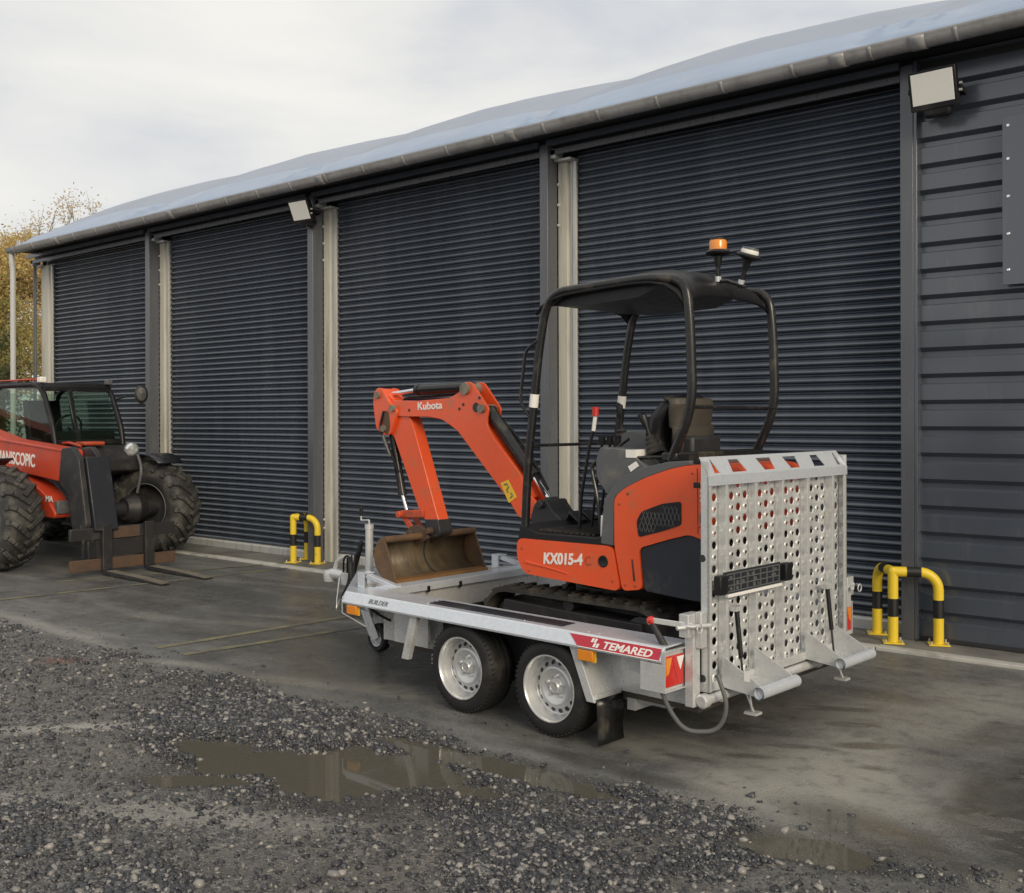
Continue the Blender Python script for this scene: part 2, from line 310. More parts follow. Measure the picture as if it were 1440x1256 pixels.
for nm, ar in (('loose', g), ('wet', wet), ('pale', pale), ('red', redd)):
    at = me.attributes.new(nm, 'FLOAT', 'POINT'); at.data.foreach_set('value', ar.astype(np.float32).ravel())
gm = bpy.data.materials.new('wet_yard_surface'); gm.use_nodes = True; t = gm.node_tree; n = t.nodes; l = t.links; p = n['Principled BSDF']
def attr(nm): a = n.new('ShaderNodeAttribute'); a.attribute_name = nm; return a.outputs['Fac']
def noise(sc, det=6, ro=.6, dist=0, vec=None):
    q = n.new('ShaderNodeTexNoise'); q.inputs['Scale'].default_value = sc; q.inputs['Detail'].default_value = det; q.inputs['Roughness'].default_value = ro; q.inputs['Distortion'].default_value = dist
    l.new(vec or tcg.outputs['Object'], q.inputs['Vector']); return q.outputs['Fac']
def mixc(f, a, b):
    q = n.new('ShaderNodeMix'); q.data_type = 'RGBA'
    for s_, v_ in (('Factor', f), ('A', a), ('B', b)):
        if isinstance(v_, (tuple, float)): q.inputs[s_].default_value = v_ if isinstance(v_, float) else v_ + (1,)
        else: l.new(v_, q.inputs[s_])
    return q.outputs['Result']
def ramp(f, a, b):
    q = n.new('ShaderNodeMapRange'); q.inputs['From Min'].default_value = a; q.inputs['From Max'].default_value = b; q.interpolation_type = 'SMOOTHSTEP'; l.new(f, q.inputs[0]); return q.outputs[0]
def mul(a, b):
    q = n.new('ShaderNodeMath'); q.operation = 'MULTIPLY'
    for i, v_ in enumerate((a, b)):
        if isinstance(v_, float): q.inputs[i].default_value = v_
        else: l.new(v_, q.inputs[i])
    return q.outputs[0]
tcg = n.new('ShaderNodeTexCoord')
mpg = n.new('ShaderNodeMapping'); mpg.inputs['Scale'].default_value = (.45, 2.2, 1); mpg.inputs['Rotation'].default_value = (0, 0, R(-18)); l.new(tcg.outputs['Object'], mpg.inputs[0])
agg = noise(150, 3, .7); mid = noise(9, 8, .65); big = noise(.8, 6, .6, .4); strk = noise(1.3, 8, .62, .3, mpg.outputs[0])
tar = mixc(ramp(mid, .3, .72), (.100, .103, .106), (.175, .176, .172))
tar = mixc(mul(ramp(strk, .44, .66), .62), tar, (.30, .296, .28))
tar = mixc(mul(ramp(big, .5, .75), .4), tar, (.25, .245, .228))
tar = mixc(mul(ramp(agg, .56, .75), .35), tar, (.19, .185, .175))
mud = mixc(ramp(noise(4, 8, .65), .3, .7), (.085, .081, .073), (.165, .158, .14))
def cells(sc, lo, mi, hi):
    q = n.new('ShaderNodeTexVoronoi'); q.inputs['Scale'].default_value = sc; l.new(tcg.outputs['Object'], q.inputs['Vector'])
    sp_c = n.new('ShaderNodeSeparateColor'); l.new(q.outputs['Color'], sp_c.inputs[0]); rp_c = n.new('ShaderNodeValToRGB')
    rp_c.color_ramp.elements[0].color = lo + (1,); rp_c.color_ramp.elements[1].color = hi + (1,); e_c = rp_c.color_ramp.elements.new(.62); e_c.color = mi + (1,)
    l.new(sp_c.outputs[0], rp_c.inputs[0]); return rp_c.outputs[0], q.outputs['Distance'], sp_c.outputs[1]
gA, dA, rA = cells(58, (.022, .023, .028), (.075, .075, .078), (.28, .27, .25)); gB, dB, rB = cells(140, (.032, .032, .034), (.10, .098, .092), (.27, .26, .235))
mud = mixc(mul(ramp(noise(2.2, 7, .65), .30, .62), ramp(rB, .25, .5)), mud, gB)
mud = mixc(mul(ramp(noise(1.1, 8, .65), .36, .60), ramp(rA, .35, .6)), mud, gA)
tar = mixc(mul(ramp(rB, .45, .7), .55), tar, gB)
tar = mixc(mul(ramp(noise(3.1, 9, .7, .5), .56, .68), .55), tar, (.06, .062, .064))
c_ = mixc(attr('loose'), tar, mud)
c_ = mixc(mul(attr('pale'), ramp(mid, .15, .55)), c_, (.36, .352, .315))
c_ = mixc(mul(attr('red'), .7), c_, (.16, .062, .04))
wetf = mul(attr('wet'), ramp(noise(6, 7, .6), .12, .42))
c_ = mixc(mul(wetf, .78), c_, mixc(.5, (.028, .026, .021), (.035, .034, .031)))
l.new(c_, p.inputs['Base Color'])
rr = n.new('ShaderNodeMapRange'); rr.inputs['To Min'].default_value = .56; rr.inputs['To Max'].default_value = .15; l.new(wetf, rr.inputs[0])
ra = n.new('ShaderNodeMath'); ra.operation = 'SUBTRACT'; l.new(rr.outputs[0], ra.inputs[0]); l.new(mul(ramp(big, .3, .6), .22), ra.inputs[1]); l.new(ra.outputs[0], p.inputs['Roughness'])
bp = n.new('ShaderNodeBump'); bp.inputs['Strength'].default_value = .42; bp.inputs['Distance'].default_value = .012
bh = n.new('ShaderNodeMath'); bh.operation = 'ADD'; _l1 = n.new('ShaderNodeMath'); _l1.operation = 'ADD'; l.new(mul(mul(dA, -1.4), attr('loose')), _l1.inputs[0]); l.new(mul(dB, -.8), _l1.inputs[1]); l.new(_l1.outputs[0], bh.inputs[0]); l.new(mul(noise(45, 6, .7), .7), bh.inputs[1])
l.new(bh.outputs[0], bp.inputs['Height']); l.new(bp.outputs[0], p.inputs['Normal'])
me.materials.append(gm)
ground = bpy.data.objects.new('ground', me); COL.objects.link(ground)
tag(ground, 'wet grey tarmac yard fading into muddy gravel in front', kind='structure')

# puddles: water sheets that show wherever the ground dips below them
wm = bpy.data.materials.new('muddy_water'); wm.use_nodes = True; p = wm.node_tree.nodes['Principled BSDF']
p.inputs['Base Color'].default_value = (.15, .142, .115, 1); p.inputs['Roughness'].default_value = .03; p.inputs['IOR'].default_value = 1.33
_n = wm.node_tree.nodes.new('ShaderNodeTexNoise'); _n.inputs['Scale'].default_value = 7; _b = wm.node_tree.nodes.new('ShaderNodeBump'); _b.inputs['Strength'].default_value = .03; _b.inputs['Distance'].default_value = .01
wm.node_tree.links.new(_n.outputs['Fac'], _b.inputs['Height']); wm.node_tree.links.new(_b.outputs[0], p.inputs['Normal'])
_t = wm.node_tree.nodes.new('ShaderNodeBsdfTransparent'); _t.inputs[0].default_value = (.80, .76, .66, 1); _m = wm.node_tree.nodes.new('ShaderNodeMixShader'); _m.inputs[0].default_value = .42
wm.node_tree.links.new(p.outputs[0], _m.inputs[1]); wm.node_tree.links.new(_t.outputs[0], _m.inputs[2]); wm.node_tree.links.new(_m.outputs[0], wm.node_tree.nodes['Material Output'].inputs[0])
for poly, lb in (([(-5.7, 2.55), (-4.2, 2.55), (-2.9, 3.1), (-2.35, 3.95), (-2.4, 4.30), (-4.2, 4.30), (-5.7, 3.9)], 'large muddy puddle in the gravel in front of the trailer wheels'), ([(-2.32, 3.65), (-1.2, 3.65), (-1.2, 4.35), (-2.32, 4.35)], 'small shallow puddle at lower right behind the ramp')):
    mb = MB(); mb.add([(x, y, WATER) for x, y in poly], [tuple(range(len(poly)))]); tag(mb.build('puddle', wm, smooth=False), lb, kind='structure')

# gravel stones: far more than anyone could count
def gravel():
    ph = (1 + 5 ** .5) / 2
    V = np.array([(-1, ph, 0), (1, ph, 0), (-1, -ph, 0), (1, -ph, 0), (0, -1, ph), (0, 1, ph), (0, -1, -ph), (0, 1, -ph), (ph, 0, -1), (ph, 0, 1), (-ph, 0, -1), (-ph, 0, 1)]) / 1.9
    F = np.array([(0, 11, 5), (0, 5, 1), (0, 1, 7), (0, 7, 10), (0, 10, 11), (1, 5, 9), (5, 11, 4), (11, 10, 2), (10, 7, 6), (7, 1, 8), (3, 9, 4), (3, 4, 2), (3, 2, 6), (3, 6, 8), (3, 8, 9), (4, 9, 5), (2, 4, 11), (6, 2, 10), (8, 6, 7), (9, 8, 1)])
    K = 900000
    # sample uniformly in the wedge the yard shows, denser close by
    x = rng.uniform(-10.5, -.6, K); y = rng.uniform(1.2, 4.6, K)
    z, g, basin, n1, n2, n3 = fields(x, y)
    d = fbm(x, y, .9, 55, 4); track = 1 - sst(.25, 1.1, blob(x, y, -4.2, 2.75, 1.6, .22, .45) + (n2 - .5)); track2 = 1 - sst(.3, 1.1, blob(x, y, -3.0, 3.75, 1.0, .16, .1) + (n2 - .5))
    silt = 1 - sst(.2, 1.2, blob(x, y, -5.8, 2.85, .5, .11, .9) + (n2 - .5)); red = 1 - sst(.4, 1.1, blob(x, y, -7.33, 3.80, .26, .13, .5))
    dens = g * sst(.43, .60, d) * (1 - .93 * basin) * (1 - .85 * track) * (1 - .8 * track2) * (1 - .8 * silt) * (1 - .7 * red)
    dens = dens * (1 - .95 * sst(-5.2, -3.8, x) * (1 - sst(.52, .62, fbm(x, y, .60, 71, 4))))
    dens = dens * .92 + .07 * g * (1 - basin) + .0025
    # visible wedge and distance falloff
    fx = x * -math.sin(YAW) + y * math.cos(YAW); rx = x * math.cos(YAW) + y * math.sin(YAW)
    ok = (np.abs(rx / fx) < .56) & (fx > 3.3) & (z > WATER - .006)
    keep = ok & (rng.random(K) < dens)
    x, y, z = x[keep], y[keep], z[keep]; m = len(x); fx = fx[keep]
    s = np.clip(rng.lognormal(math.log(.0054), .58, m), .0026, .022)
    O6 = np.array([(1, 0, 0), (0, 1, 0), (-1, 0, 0), (0, -1, 0), (0, 0, 1), (0, 0, -1.)]) ; OF = np.array([(0, 1, 4), (1, 2, 4), (2, 3, 4), (3, 0, 4), (1, 0, 5), (2, 1, 5), (3, 2, 5), (0, 3, 5)])
    cos, fas, base = [], [], 0
    for sel, VV, FF in ((s > .0095, V, F), (s <= .0095, O6, OF)):
        k_ = len(VV); m1 = int(sel.sum()); sz, xx, yy, zz = s[sel], x[sel], y[sel], z[sel]
        vs = VV[None] * sz[:, None, None] * rng.uniform(.50, 1.30, (m1, k_, 1)) * rng.uniform(.65, 1.35, (m1, 1, 3))
        ang = rng.uniform(0, 6.28, m1); ca, sa = np.cos(ang)[:, None], np.sin(ang)[:, None]
        X = vs[..., 0] * ca - vs[..., 1] * sa + xx[:, None]; Y = vs[..., 0] * sa + vs[..., 1] * ca + yy[:, None]; Z = vs[..., 2] * .72 + (zz + sz * .12)[:, None]
        cos.append(np.stack([X, Y, Z], -1).reshape(-1, 3)); fas.append((FF[None] + (np.arange(m1) * k_)[:, None, None]).reshape(-1, 3) + base); base += m1 * k_
    co = np.concatenate(cos); fa = np.concatenate(fas)
    me = bpy.data.meshes.new('gravel'); me.vertices.add(len(co)); me.vertices.foreach_set('co', co.astype(np.float32).ravel())
    me.loops.add(fa.size); me.loops.foreach_set('vertex_index', fa.astype(np.int32).ravel())
    me.polygons.add(len(fa)); me.polygons.foreach_set('loop_start', np.arange(0, fa.size, 3, dtype=np.int32)); me.polygons.foreach_set('loop_total', np.full(len(fa), 3, np.int32))
    me.update(calc_edges=True)
    m_ = leafmat('gravel_stone', (.020, .022, .028), (.060, .062, .070), (.30, .285, .265))
    nt_ = m_.node_tree; nt_.links.new(nt_.nodes['Principled BSDF'].outputs[0], nt_.nodes['Material Output'].inputs[0]); nt_.nodes['Principled BSDF'].inputs['Roughness'].default_value = .33
    rp_ = [q for q in nt_.nodes if q.type == 'VALTORGB'][0].color_ramp; rp_.elements[1].position = .70
    me.materials.append(m_); o = bpy.data.objects.new('gravel', me); COL.objects.link(o)
    tag(o, 'loose grey crushed stone gravel spread over the front of the yard', kind='stuff'); print('stones', m, len(fa), flush=True)
gravel()

# concrete apron with pale kerb edge along the building, worn yellow bay lines
ap = MB().box(-19, 6, 7.90, 8.75, -.2, .020).build('concrete_apron', M['apron'], smooth=False, bevel=.006); tag(ap, 'weathered concrete strip along the foot of the roller doors', kind='structure')
kb = empty('kerb', (0, 0, 0), label='pale concrete kerb edging between tarmac and apron'); tag(kb, kind='structure')
x = -18.6; i = 0
while x < 6:
    ln = 1.2; MB().box(x + .004, x + ln - .004, 7.80 + random.uniform(-.008, .008), 7.897, -.2, .024 + random.uniform(-.004, .003)).build('kerb_stone', M['kerb'], kb, smooth=False, bevel=.006); x += ln
for (ax, ay, bx, by), lb in zip([(-10.35, 4.3, -9.88, 7.79), (-10.95, 5.6, -10.34, 7.79), (-7.2, 4.45, -6.98, 7.0), (-6.84, 4.45, -6.42, 7.2)],
        ['faded yellow bay line running under the fork tips', 'faded yellow bay line nearest the red telehandler', 'faded yellow bay line left of the trailer drawbar', 'faded yellow bay line passing under the drawbar']):
    d = Vector((bx - ax, by - ay, 0)).normalized(); s_ = Vector((-d.y, d.x, 0)) * .04; mb = MB(); K = 24
    for k in range(K):
        a = Vector((ax, ay, .004)).lerp(Vector((bx, by, .004)), k / K); b = Vector((ax, ay, .004)).lerp(Vector((bx, by, .004)), (k + 1) / K)
        mb.quad(a - s_, b - s_, b + s_, a + s_)
    tag(mb.build('yellow_line', M['yline'], smooth=False), lb, kind='structure')

# ------------------------------------------------------------------ warehouse
XP = [-17.05, -13.525, -10.0, -6.475, -2.95]
WH = empty('warehouse', (-8, 8.3, 0), label='long dark grey warehouse with four roller shutters and blue grey membrane roof', cat='building')
WO = (-8, 8.3, 0)
def eave(x): return 4.41 + .0052 * (x + 17)
bolt_mesh = MB().lathe([(0, .016), (.010, .016), (.016, .010), (.018, 0)], (0, 0, 0), (1, 0, 0), 8)
bolt_proto = None
def place_bolt(parent, loc):
    global bolt_proto
    if bolt_proto is None:
        bolt_proto = bolt_mesh.build('bolt', M['guide'], parent); bolt_proto.location = loc; return
    link_copy(bolt_proto, parent, loc)
slat_proto = None
PITCH = .0725; NS = 58
sp = []  # slat cross-section (y outward negative, z)
sp = [(y, q * PITCH) for y, q in [(8.441, .0), (8.419, .09), (8.412, .16), (8.4105, .24), (8.412, .32), (8.418, .44), (8.428, .57), (8.438, .68), (8.441, .72), (8.434, .755), (8.427, .79), (8.4255, .84), (8.428, .89), (8.438, .955), (8.441, .99)]]
for k, xk in enumerate(XP):
    top = eave(xk) - .07
    post = MB().box(xk + (.16 if k == 0 else 0), xk + .10 + (.09 if k == 0 else 0), 8.20 if k else 8.40, 8.355 if k else 8.46, .0, top).build('dark_post', M['post'], WH, WO, bevel=.004)
    if k < 4:
        c = MB().box(xk + .103 + (.10 if k == 0 else 0), xk + .215 + (.22 if k == 0 else 0), 8.365, 8.52, .02, top - .14); xk0 = xk; xk = xk + (.22 if k == 0 else 0)
        c.box(xk + .215, xk + .245, 8.40, 8.50, .02, top - .14)
        column = c.build('steel_column', M['column'], WH, WO, bevel=.003)
        gmb = MB().box(xk + .246, xk + .262, 8.385, 8.52, .02, top - .16); gmb.box(xk + .272, xk + .315, 8.375, 8.40, .02, top - .16); gmb.box(xk + .262, xk + .29, 8.44, 8.52, .02, top - .16)
        gmb.build('guide_rail', M['guide'], WH, WO, bevel=.002)
        xk = xk0
        for zz in (4.02, 3.82, 3.62, .52, .42): place_bolt(column, (xk + .106 - WO[0], 8.362 - WO[1] - .004, zz))
        br = MB().box(xk + .102, xk + .16, 8.24, 8.37, top - .14, top - .05); br.box(xk + .102, xk + .30, 8.30, 8.50, top - .16, top - .135)
        br.build('header_bracket', M['guide'], WH, WO, bevel=.003)
        # the shutter: bottom bar is the part, its slats are the pieces
        x0, x1 = xk + .30, xk + 3.525 + .06
        bb = MB().prism([(8.40, .022), (8.40, .10), (8.425, .125), (8.45, .125), (8.45, .022)], 'x', x0, x1)
        bar = bb.build('roller_shutter', M['guide'], WH, WO, bevel=.003)
        bar['label'] = ['dark roller shutter nearest the trees, behind the telehandler', 'dark roller shutter beside the far floodlight', 'dark roller shutter behind the excavator arm', 'wide dark roller shutter behind the excavator canopy'][k]
        for s_ in range(NS):
            zz = .125 + s_ * PITCH
            if zz > top - .02: break
            if slat_proto is None:
                mb = MB(); m_ = len(sp); x1_ = x1 - x0
                mb.add([(0, y - WO[1], q) for y, q in sp] + [(x1_, y - WO[1], q) for y, q in sp], [(i, i + 1, m_ + i + 1, m_ + i) for i in range(m_ - 1)])
                slat_proto = mb.build('slat', M['slat'], bar, ang=50); slat_proto.location = (x0 - WO[0], random.uniform(-.001, .001), zz)
            else: link_copy(slat_proto, bar, (x0 - WO[0], random.uniform(-.0012, .0012), zz))
        # header: lip, fascia and dark hood behind
        h = MB().prism([(8.17, 0), (8.17, .055), (8.205, .062), (8.205, 0)], 'x', xk + .10, xk + 3.525)
        for i in range(len(h.v)): v = h.v[i]; h.v[i] = (v[0], v[1], v[2] + eave(v[0]) - .10)
        h.build('header_lip', M['clad'], WH, WO)
        h = MB().prism([(8.24, -.02), (8.24, .03), (8.27, .03), (8.27, -.02)], 'x', xk + .10, xk + 3.525)
        for i in range(len(h.v)): v = h.v[i]; h.v[i] = (v[0], v[1], v[2] + eave(v[0]) - .155)
        h.build('header_angle', M['post'], WH, WO)
        h = MB().box(xk + .10, xk + 3.525, 8.475, 8.75, 0, .28)
        for i in range(len(h.v)): v = h.v[i]; h.v[i] = (v[0], v[1], v[2] + eave(v[0]) - .27)
        h.build('shutter_hood', M['hood'], WH, WO)
# fascia, soffit and the far parts of the shell
h = MB().box(-16.9, 6, 8.285, 8.295, -.16, .0)
for i in range(len(h.v)): v = h.v[i]; h.v[i] = (v[0], v[1], v[2] + eave(v[0]) + .02)
h.build('fascia', M['hood'], WH, WO)
h = MB().box(-16.9, 6, 8.04, 8.6, -.02, .0)
for i in range(len(h.v)): v = h.v[i]; h.v[i] = (v[0], v[1], v[2] + eave(v[0]) + .0)
h.build('soffit', M['hood'], WH, WO)
MB().box(-17.05, -16.95, 8.60, 24, 0, 4.3).build('end_wall', M['clad'], WH, WO)
MB().box(-16.9, 6, 8.62, 8.70, 0, 4.2).build('inner_wall', M['hood'], WH, WO)
# gutter: half-round trough with joints, brackets and a downpipe at the far end
arc = [(7.895 + .066 * math.cos(math.pi + math.pi * k / 10), -.010 + .074 * math.sin(math.pi + math.pi * k / 10)) for k in range(11)]
arc = [(7.820, .006)] + arc + [(7.968, .006)]
mb = MB(); xs_ = np.linspace(-16.93, 6, 60)
for x in xs_: mb.v += [(x, y, eave(x) + .015 + q) for y, q in arc]
q = len(arc); mb.f = [(i * q + j, i * q + j + 1, (i + 1) * q + j + 1, (i + 1) * q + j) for i in range(59) for j in range(q - 1)]; mb.mi = [0] * len(mb.f)
gut = mb.build('gutter', M['gutter'], WH, WO, solid=.006, ang=50)
br_proto = None
def gut_ring(x, w, grow, nm):
    mb = MB(); ring = []
    for k in range(13):
        a = math.pi + math.pi * k / 12; ring.append((7.895 + (.069 + grow) * math.cos(a), -.010 + (.077 + grow) * math.sin(a)))
    mb.v = [(x, y, eave(x) + .018 + q) for y, q in ring] + [(x + w, y, eave(x) + .018 + q) for y, q in ring]
    mb.f = [(i, i + 1, 14 + i, 13 + i) for i in range(12)]; mb.mi = [0] * 12
    return mb.build(nm, M['gutter'], gut, WO, solid=.006, ang=60)
x = -16.7
while x < 5: gut_ring(x, .028, .003, 'gutter_bracket'); x += .62
for x in (-15.4, -12.4, -9.4, -6.6, -3.35, -2.75, .2, 3.2): gut_ring(x, .11, .007, 'gutter_joint')
MB().tube(fillet([(-16.88, 7.90, eave(-17) - .04), (-16.88, 7.90, 4.22), (-16.88, 7.92, 4.10), (-16.88, 7.92, .05)], .06), .042, 12).build('downpipe', M['pipe'], WH, WO)
MB().tube([(-16.93, 8.30, .02), (-16.93, 8.30, 4.30)], .028, 10).build('conduit', M['post'], WH, WO)
# membrane roof: bulges between frames, dips on them; the lower flap hangs over the gutter
prof = [(8.02, .03), (8.05, .11), (8.20, .21), (8.45, .34), (8.75, .49), (9.1, .66), (9.6, .87), (10.2, 1.09), (11, 1.36), (12, 1.64), (14, 2.08), (16.5, 2.45), (19, 2.05), (22, 1.3), (25, .1)]
mb = MB(); NRX = 900; xs_ = np.linspace(-16.93, 6, NRX)
prof = [((prof[i // 3][0] * (3 - i % 3) + prof[min(i // 3 + 1, len(prof) - 1)][0] * (i % 3)) / 3, (prof[i // 3][1] * (3 - i % 3) + prof[min(i // 3 + 1, len(prof) - 1)][1] * (i % 3)) / 3) for i in range(3 * len(prof) - 2)]; q = len(prof)
PX, PY = np.meshgrid(xs_, np.array([p_[0] for p_ in prof]), indexing='ij'); PZ = np.array([p_[1] for p_ in prof])[None, :]
uu = ((PX + 17.05) / 3.525) % 1.0; bl_ = np.sin(np.pi * uu) ** .75; rise = np.clip((PY - 8.03) / 1.2, 0, 1); dd = np.minimum(uu, 1 - uu) * 3.525
near = np.exp(-(dd / .34) ** 2); band = np.exp(-((PY - 8.28) / .26) ** 2); w1 = vnoise(PX + PY * .9, PY * .7, .11, 5) - .5; w2 = vnoise(PX + PY * .3, PY * .5, .4, 8) - .5; w3 = vnoise(PX - PY * .8, PY * .9, .07, 15) - .5
RZ = eave(PX) + PZ + (.11 * bl_ - .01) * rise + (.10 * w1 + .05 * w3) * near * band + .03 * w2 * np.clip((PY - 8.02) / .1, 0, 1) * band + .012 * w2 * rise
mb.v = [tuple(v) for v in np.stack([PX, PY, RZ], -1).reshape(-1, 3).tolist()]
for i in range(NRX - 1):
    for j in range(q - 1):
        mb.f.append((i * q + j, i * q + j + 1, (i + 1) * q + j + 1, (i + 1) * q + j)); mb.mi.append(1 if j < 10 else 0)
roof = mb.build('roof', [M['roof'], M['roofband']], WH, WO, ang=60)
mb = MB(); mb.box(-16.96, -16.86, 8.015, 8.03, 4.43, 4.58); mb.build('roof_end_flap', M['pipe'], WH, WO)
# right-hand bay clad in horizontal ribbed boards
cw = MB().box(-2.848, 6, 8.31, 8.40, .03, 4.3).build('cladding_wall', M['hood'], WH, WO)
cb = MB(); pf = [(8.258, 0), (8.258, .118), (8.266, .124), (8.300, .132), (8.300, .168), (8.290, .176), (8.258, .1995)]
m_ = len(pf); cb.add([(0, y - WO[1], zz) for y, zz in pf] + [(8.82, y - WO[1], zz) for y, zz in pf], [(i, i + 1, m_ + i + 1, m_ + i) for i in range(m_ - 1)])
pro = None
for k in range(22):
    loc = (-2.835 - WO[0], 0, .055 + .2 * k)
    if pro is None: pro = cb.build('cladding_board', M['clad'], cw, smooth=False); pro.location = loc
    else: link_copy(pro, cw, loc)
MB().box(-2.848, -2.822, 8.20, 8.31, .03, eave(-2.8) - .05).build('corner_trim', M['clad'], WH, WO, bevel=.003)
MB().box(-2.835, 6, 8.246, 8.275, .025, .055).build('base_drip', M['hood'], WH, WO)
sg = MB().box(-2.205, -.60, 8.175, 8.19, 2.675, 3.89).build('wall_panel', M['clad'], WH, WO, bevel=.002); sg['label'] = 'plain grey flat panel screwed over the cladding'
sc0 = None
for zz in (2.78, 3.04, 3.31, 3.58, 3.82):
    if sc0 is None:
        sc0 = MB().lathe([(0, .006), (.010, .005), (.013, 0)], (0, 0, 0), (0, -1, 0), 8).build('screw', M['chrome'], sg); sc0.location = (-2.165 - WO[0], 8.174 - WO[1], zz)
    else: link_copy(sc0, sg, (-2.165 - WO[0], 8.174 - WO[1], zz))
MB().box(-2.99, -2.955, 8.395, 8.42, 1.20, 1.26).build('shutter_lock', M['black'], WH, WO)

# ------------------------------------------------------------------ floodlights
def floodlight(loc, rz, tilt, w_, h_, label):
    root = empty('floodlight', loc, 0, label, 'floodlight', 'floodlights under the gutter')
    mt = Matrix.Rotation(rz, 4, 'Z') @ Matrix.Rotation(tilt, 4, 'X')
    def P(mb, nm, m, par=root, bv=.006):
        mb.v = [tuple(mt @ Vector(v)) for v in mb.v]; return mb.build(nm, m, par, bevel=bv)
    hs = P(MB().box(-w_ / 2, w_ / 2, 0, .055, -h_ / 2 - .035, h_ / 2 + .004), 'housing', M['black'])
    P(MB().box(-w_ / 2 + .020, w_ / 2 - .020, -.003, .004, -h_ / 2 + .006, h_ / 2 - .012), 'glass_front', M['lamp'], hs, .002)
    fb = MB()
    for k in range(7): fb.box(-w_ / 2 + .03 + k * (w_ - .07) / 6, -w_ / 2 + .038 + k * (w_ - .07) / 6, .055, .095, -h_ / 2 + .03, h_ / 2 - .03)
    P(fb, 'cooling_fins', M['black'], root, 0)
    P(MB().box(-.095, .115, .005, .12, -h_ / 2 - .10, -h_ / 2 - .0), 'driver_box', M['black'], root, .03)
    b = MB(); dy = 8.20 - loc[1]
    for sx in (-1, 1): b.bar((sx * (w_ / 2 + .008), .02, 0), (sx * (w_ / 2 + .008), dy, -.03), .006, .035)
    b.bar((-w_ / 2 - .01, dy - .004, -.03), (w_ / 2 + .01, dy - .004, -.03), .006, .035)
    b.build('bracket', M['black'], root)
    kn = MB()
    for dz in (0, -.05): kn.cyl((w_ / 2 + .01, .03, dz), (w_ / 2 + .03, .03, dz), .010, n=8)
    kn.build('clamp_bolt', M['guide'], root)
    MB().tube(fillet([(.02, .09, -h_ / 2 - .00), (.02, .09, -h_ / 2 - .08), (.06, .10, -h_ / 2 - .10), (.09, dy - .02, -h_ / 2 - .03), (.09, dy - .01, -.03)], .03), .005, 6).build('cable', M['black'], root)
floodlight((-2.64, 8.0, 4.15), R(-2), R(15), .345, .245, 'floodlight above the cladding beside the right door post')
floodlight((-9.92, 8.02, 4.17), R(4), R(24), .32, .235, 'floodlight over the far door post above the yellow guard')

# ------------------------------------------------------------------ corner guards
def guard(pc, pa, pb, label, hgt=.575):
    root = empty('corner_guard', (pc[0], pc[1], .022), 0, label, 'safety barrier', 'yellow and black corner guards')
    r_ = .0375; o = Vector((pc[0], pc[1], 0)); A = Vector((pa[0], pa[1], 0)) - o; B = Vector((pb[0], pb[1], 0)) - o; T = hgt - r_
    def hoop(d, nm):
        n_ = d.normalized(); path = [Vector((0, 0, T)), n_ * (d.length - .13) + Vector((0, 0, T))]
        for k in range(1, 9):
            a = math.pi / 2 * k / 8; path.append(n_ * (d.length - .13 + .13 * math.sin(a)) + Vector((0, 0, T - .13 + .13 * math.cos(a))))
        path.append(d.copy()); return path
    mb = MB().tube([(0, 0, 0), (0, 0, T)], r_, 18); mb.lathe([(r_, -.0), (r_ * .98, .012), (r_ * .7, .03), (0, r_)], (0, 0, T), (0, 0, 1), 18)
    mb.build('corner_post', M['yellow'], root)
    for d in (A, B):
        pt = hoop(d, 'hoop'); MB().tube(pt, r_, 18).build('hoop_rail', M['yellow'], root)
        MB().tube([d + Vector((0, 0, .20)), d + Vector((0, 0, .335))], r_ + .0012, 18, cap=False).build('black_band', M['bblack'], root)
        n_ = d.normalized(); MB().tube([n_ * (d.length * .30) + Vector((0, 0, T)), n_ * (d.length * .62) + Vector((0, 0, T))], r_ + .0012, 18, cap=False).build('black_band', M['bblack'], root)
    MB().tube([(0, 0, .20), (0, 0, .335)], r_ + .0012, 18, cap=False).build('black_band', M['bblack'], root)
    rz = math.atan2(A.y, A.x); mr = Matrix.Rotation(rz, 4, 'Z')
    for d in (Vector((0, 0, 0)), A, B):
        bp_ = MB().box(-.075, .075, -.075, .075, 0, .010); bp_.v = [tuple(mr @ Vector(v) + d) for v in bp_.v]
        pl = bp_.build('base_plate', M['yellow'], root, bevel=.003)
        for sx in (-1, 1):
            for sy in (-1, 1):
                q_ = mr @ Vector((sx * .057, sy * .057, .01)) + d
                MB().cyl(q_, q_ + Vector((0, 0, .022)), .008, n=6).build('anchor_bolt', M['guide'], pl)
guard((-2.95, 8.03), (-2.66, 8.17), (-3.17, 8.29), 'yellow and black corner guard at the foot of the right door post')
guard((-10.10, 8.06), (-9.79, 8.17), (-10.21, 8.36), 'yellow and black corner guard at the foot of the door post left of the drawbar')

# ------------------------------------------------------------------ trailer (local x = towards the ramp, y = away from the viewer)
TO = Vector((-3.538, 4.546, 0)); TB = math.atan2(-.064, .998); TC = .965; TW = 2 * TC
TR = empty('plant_trailer', TO, TB, 'galvanised twin axle plant trailer with raised perforated ramp carrying the orange excavator', 'trailer')
def mir(fn):
    """build on both sides: fn(side_fn) where side_fn maps y to the near or the far side"""
    fn(lambda y: y, 0); fn(lambda y: TW - y, 1)
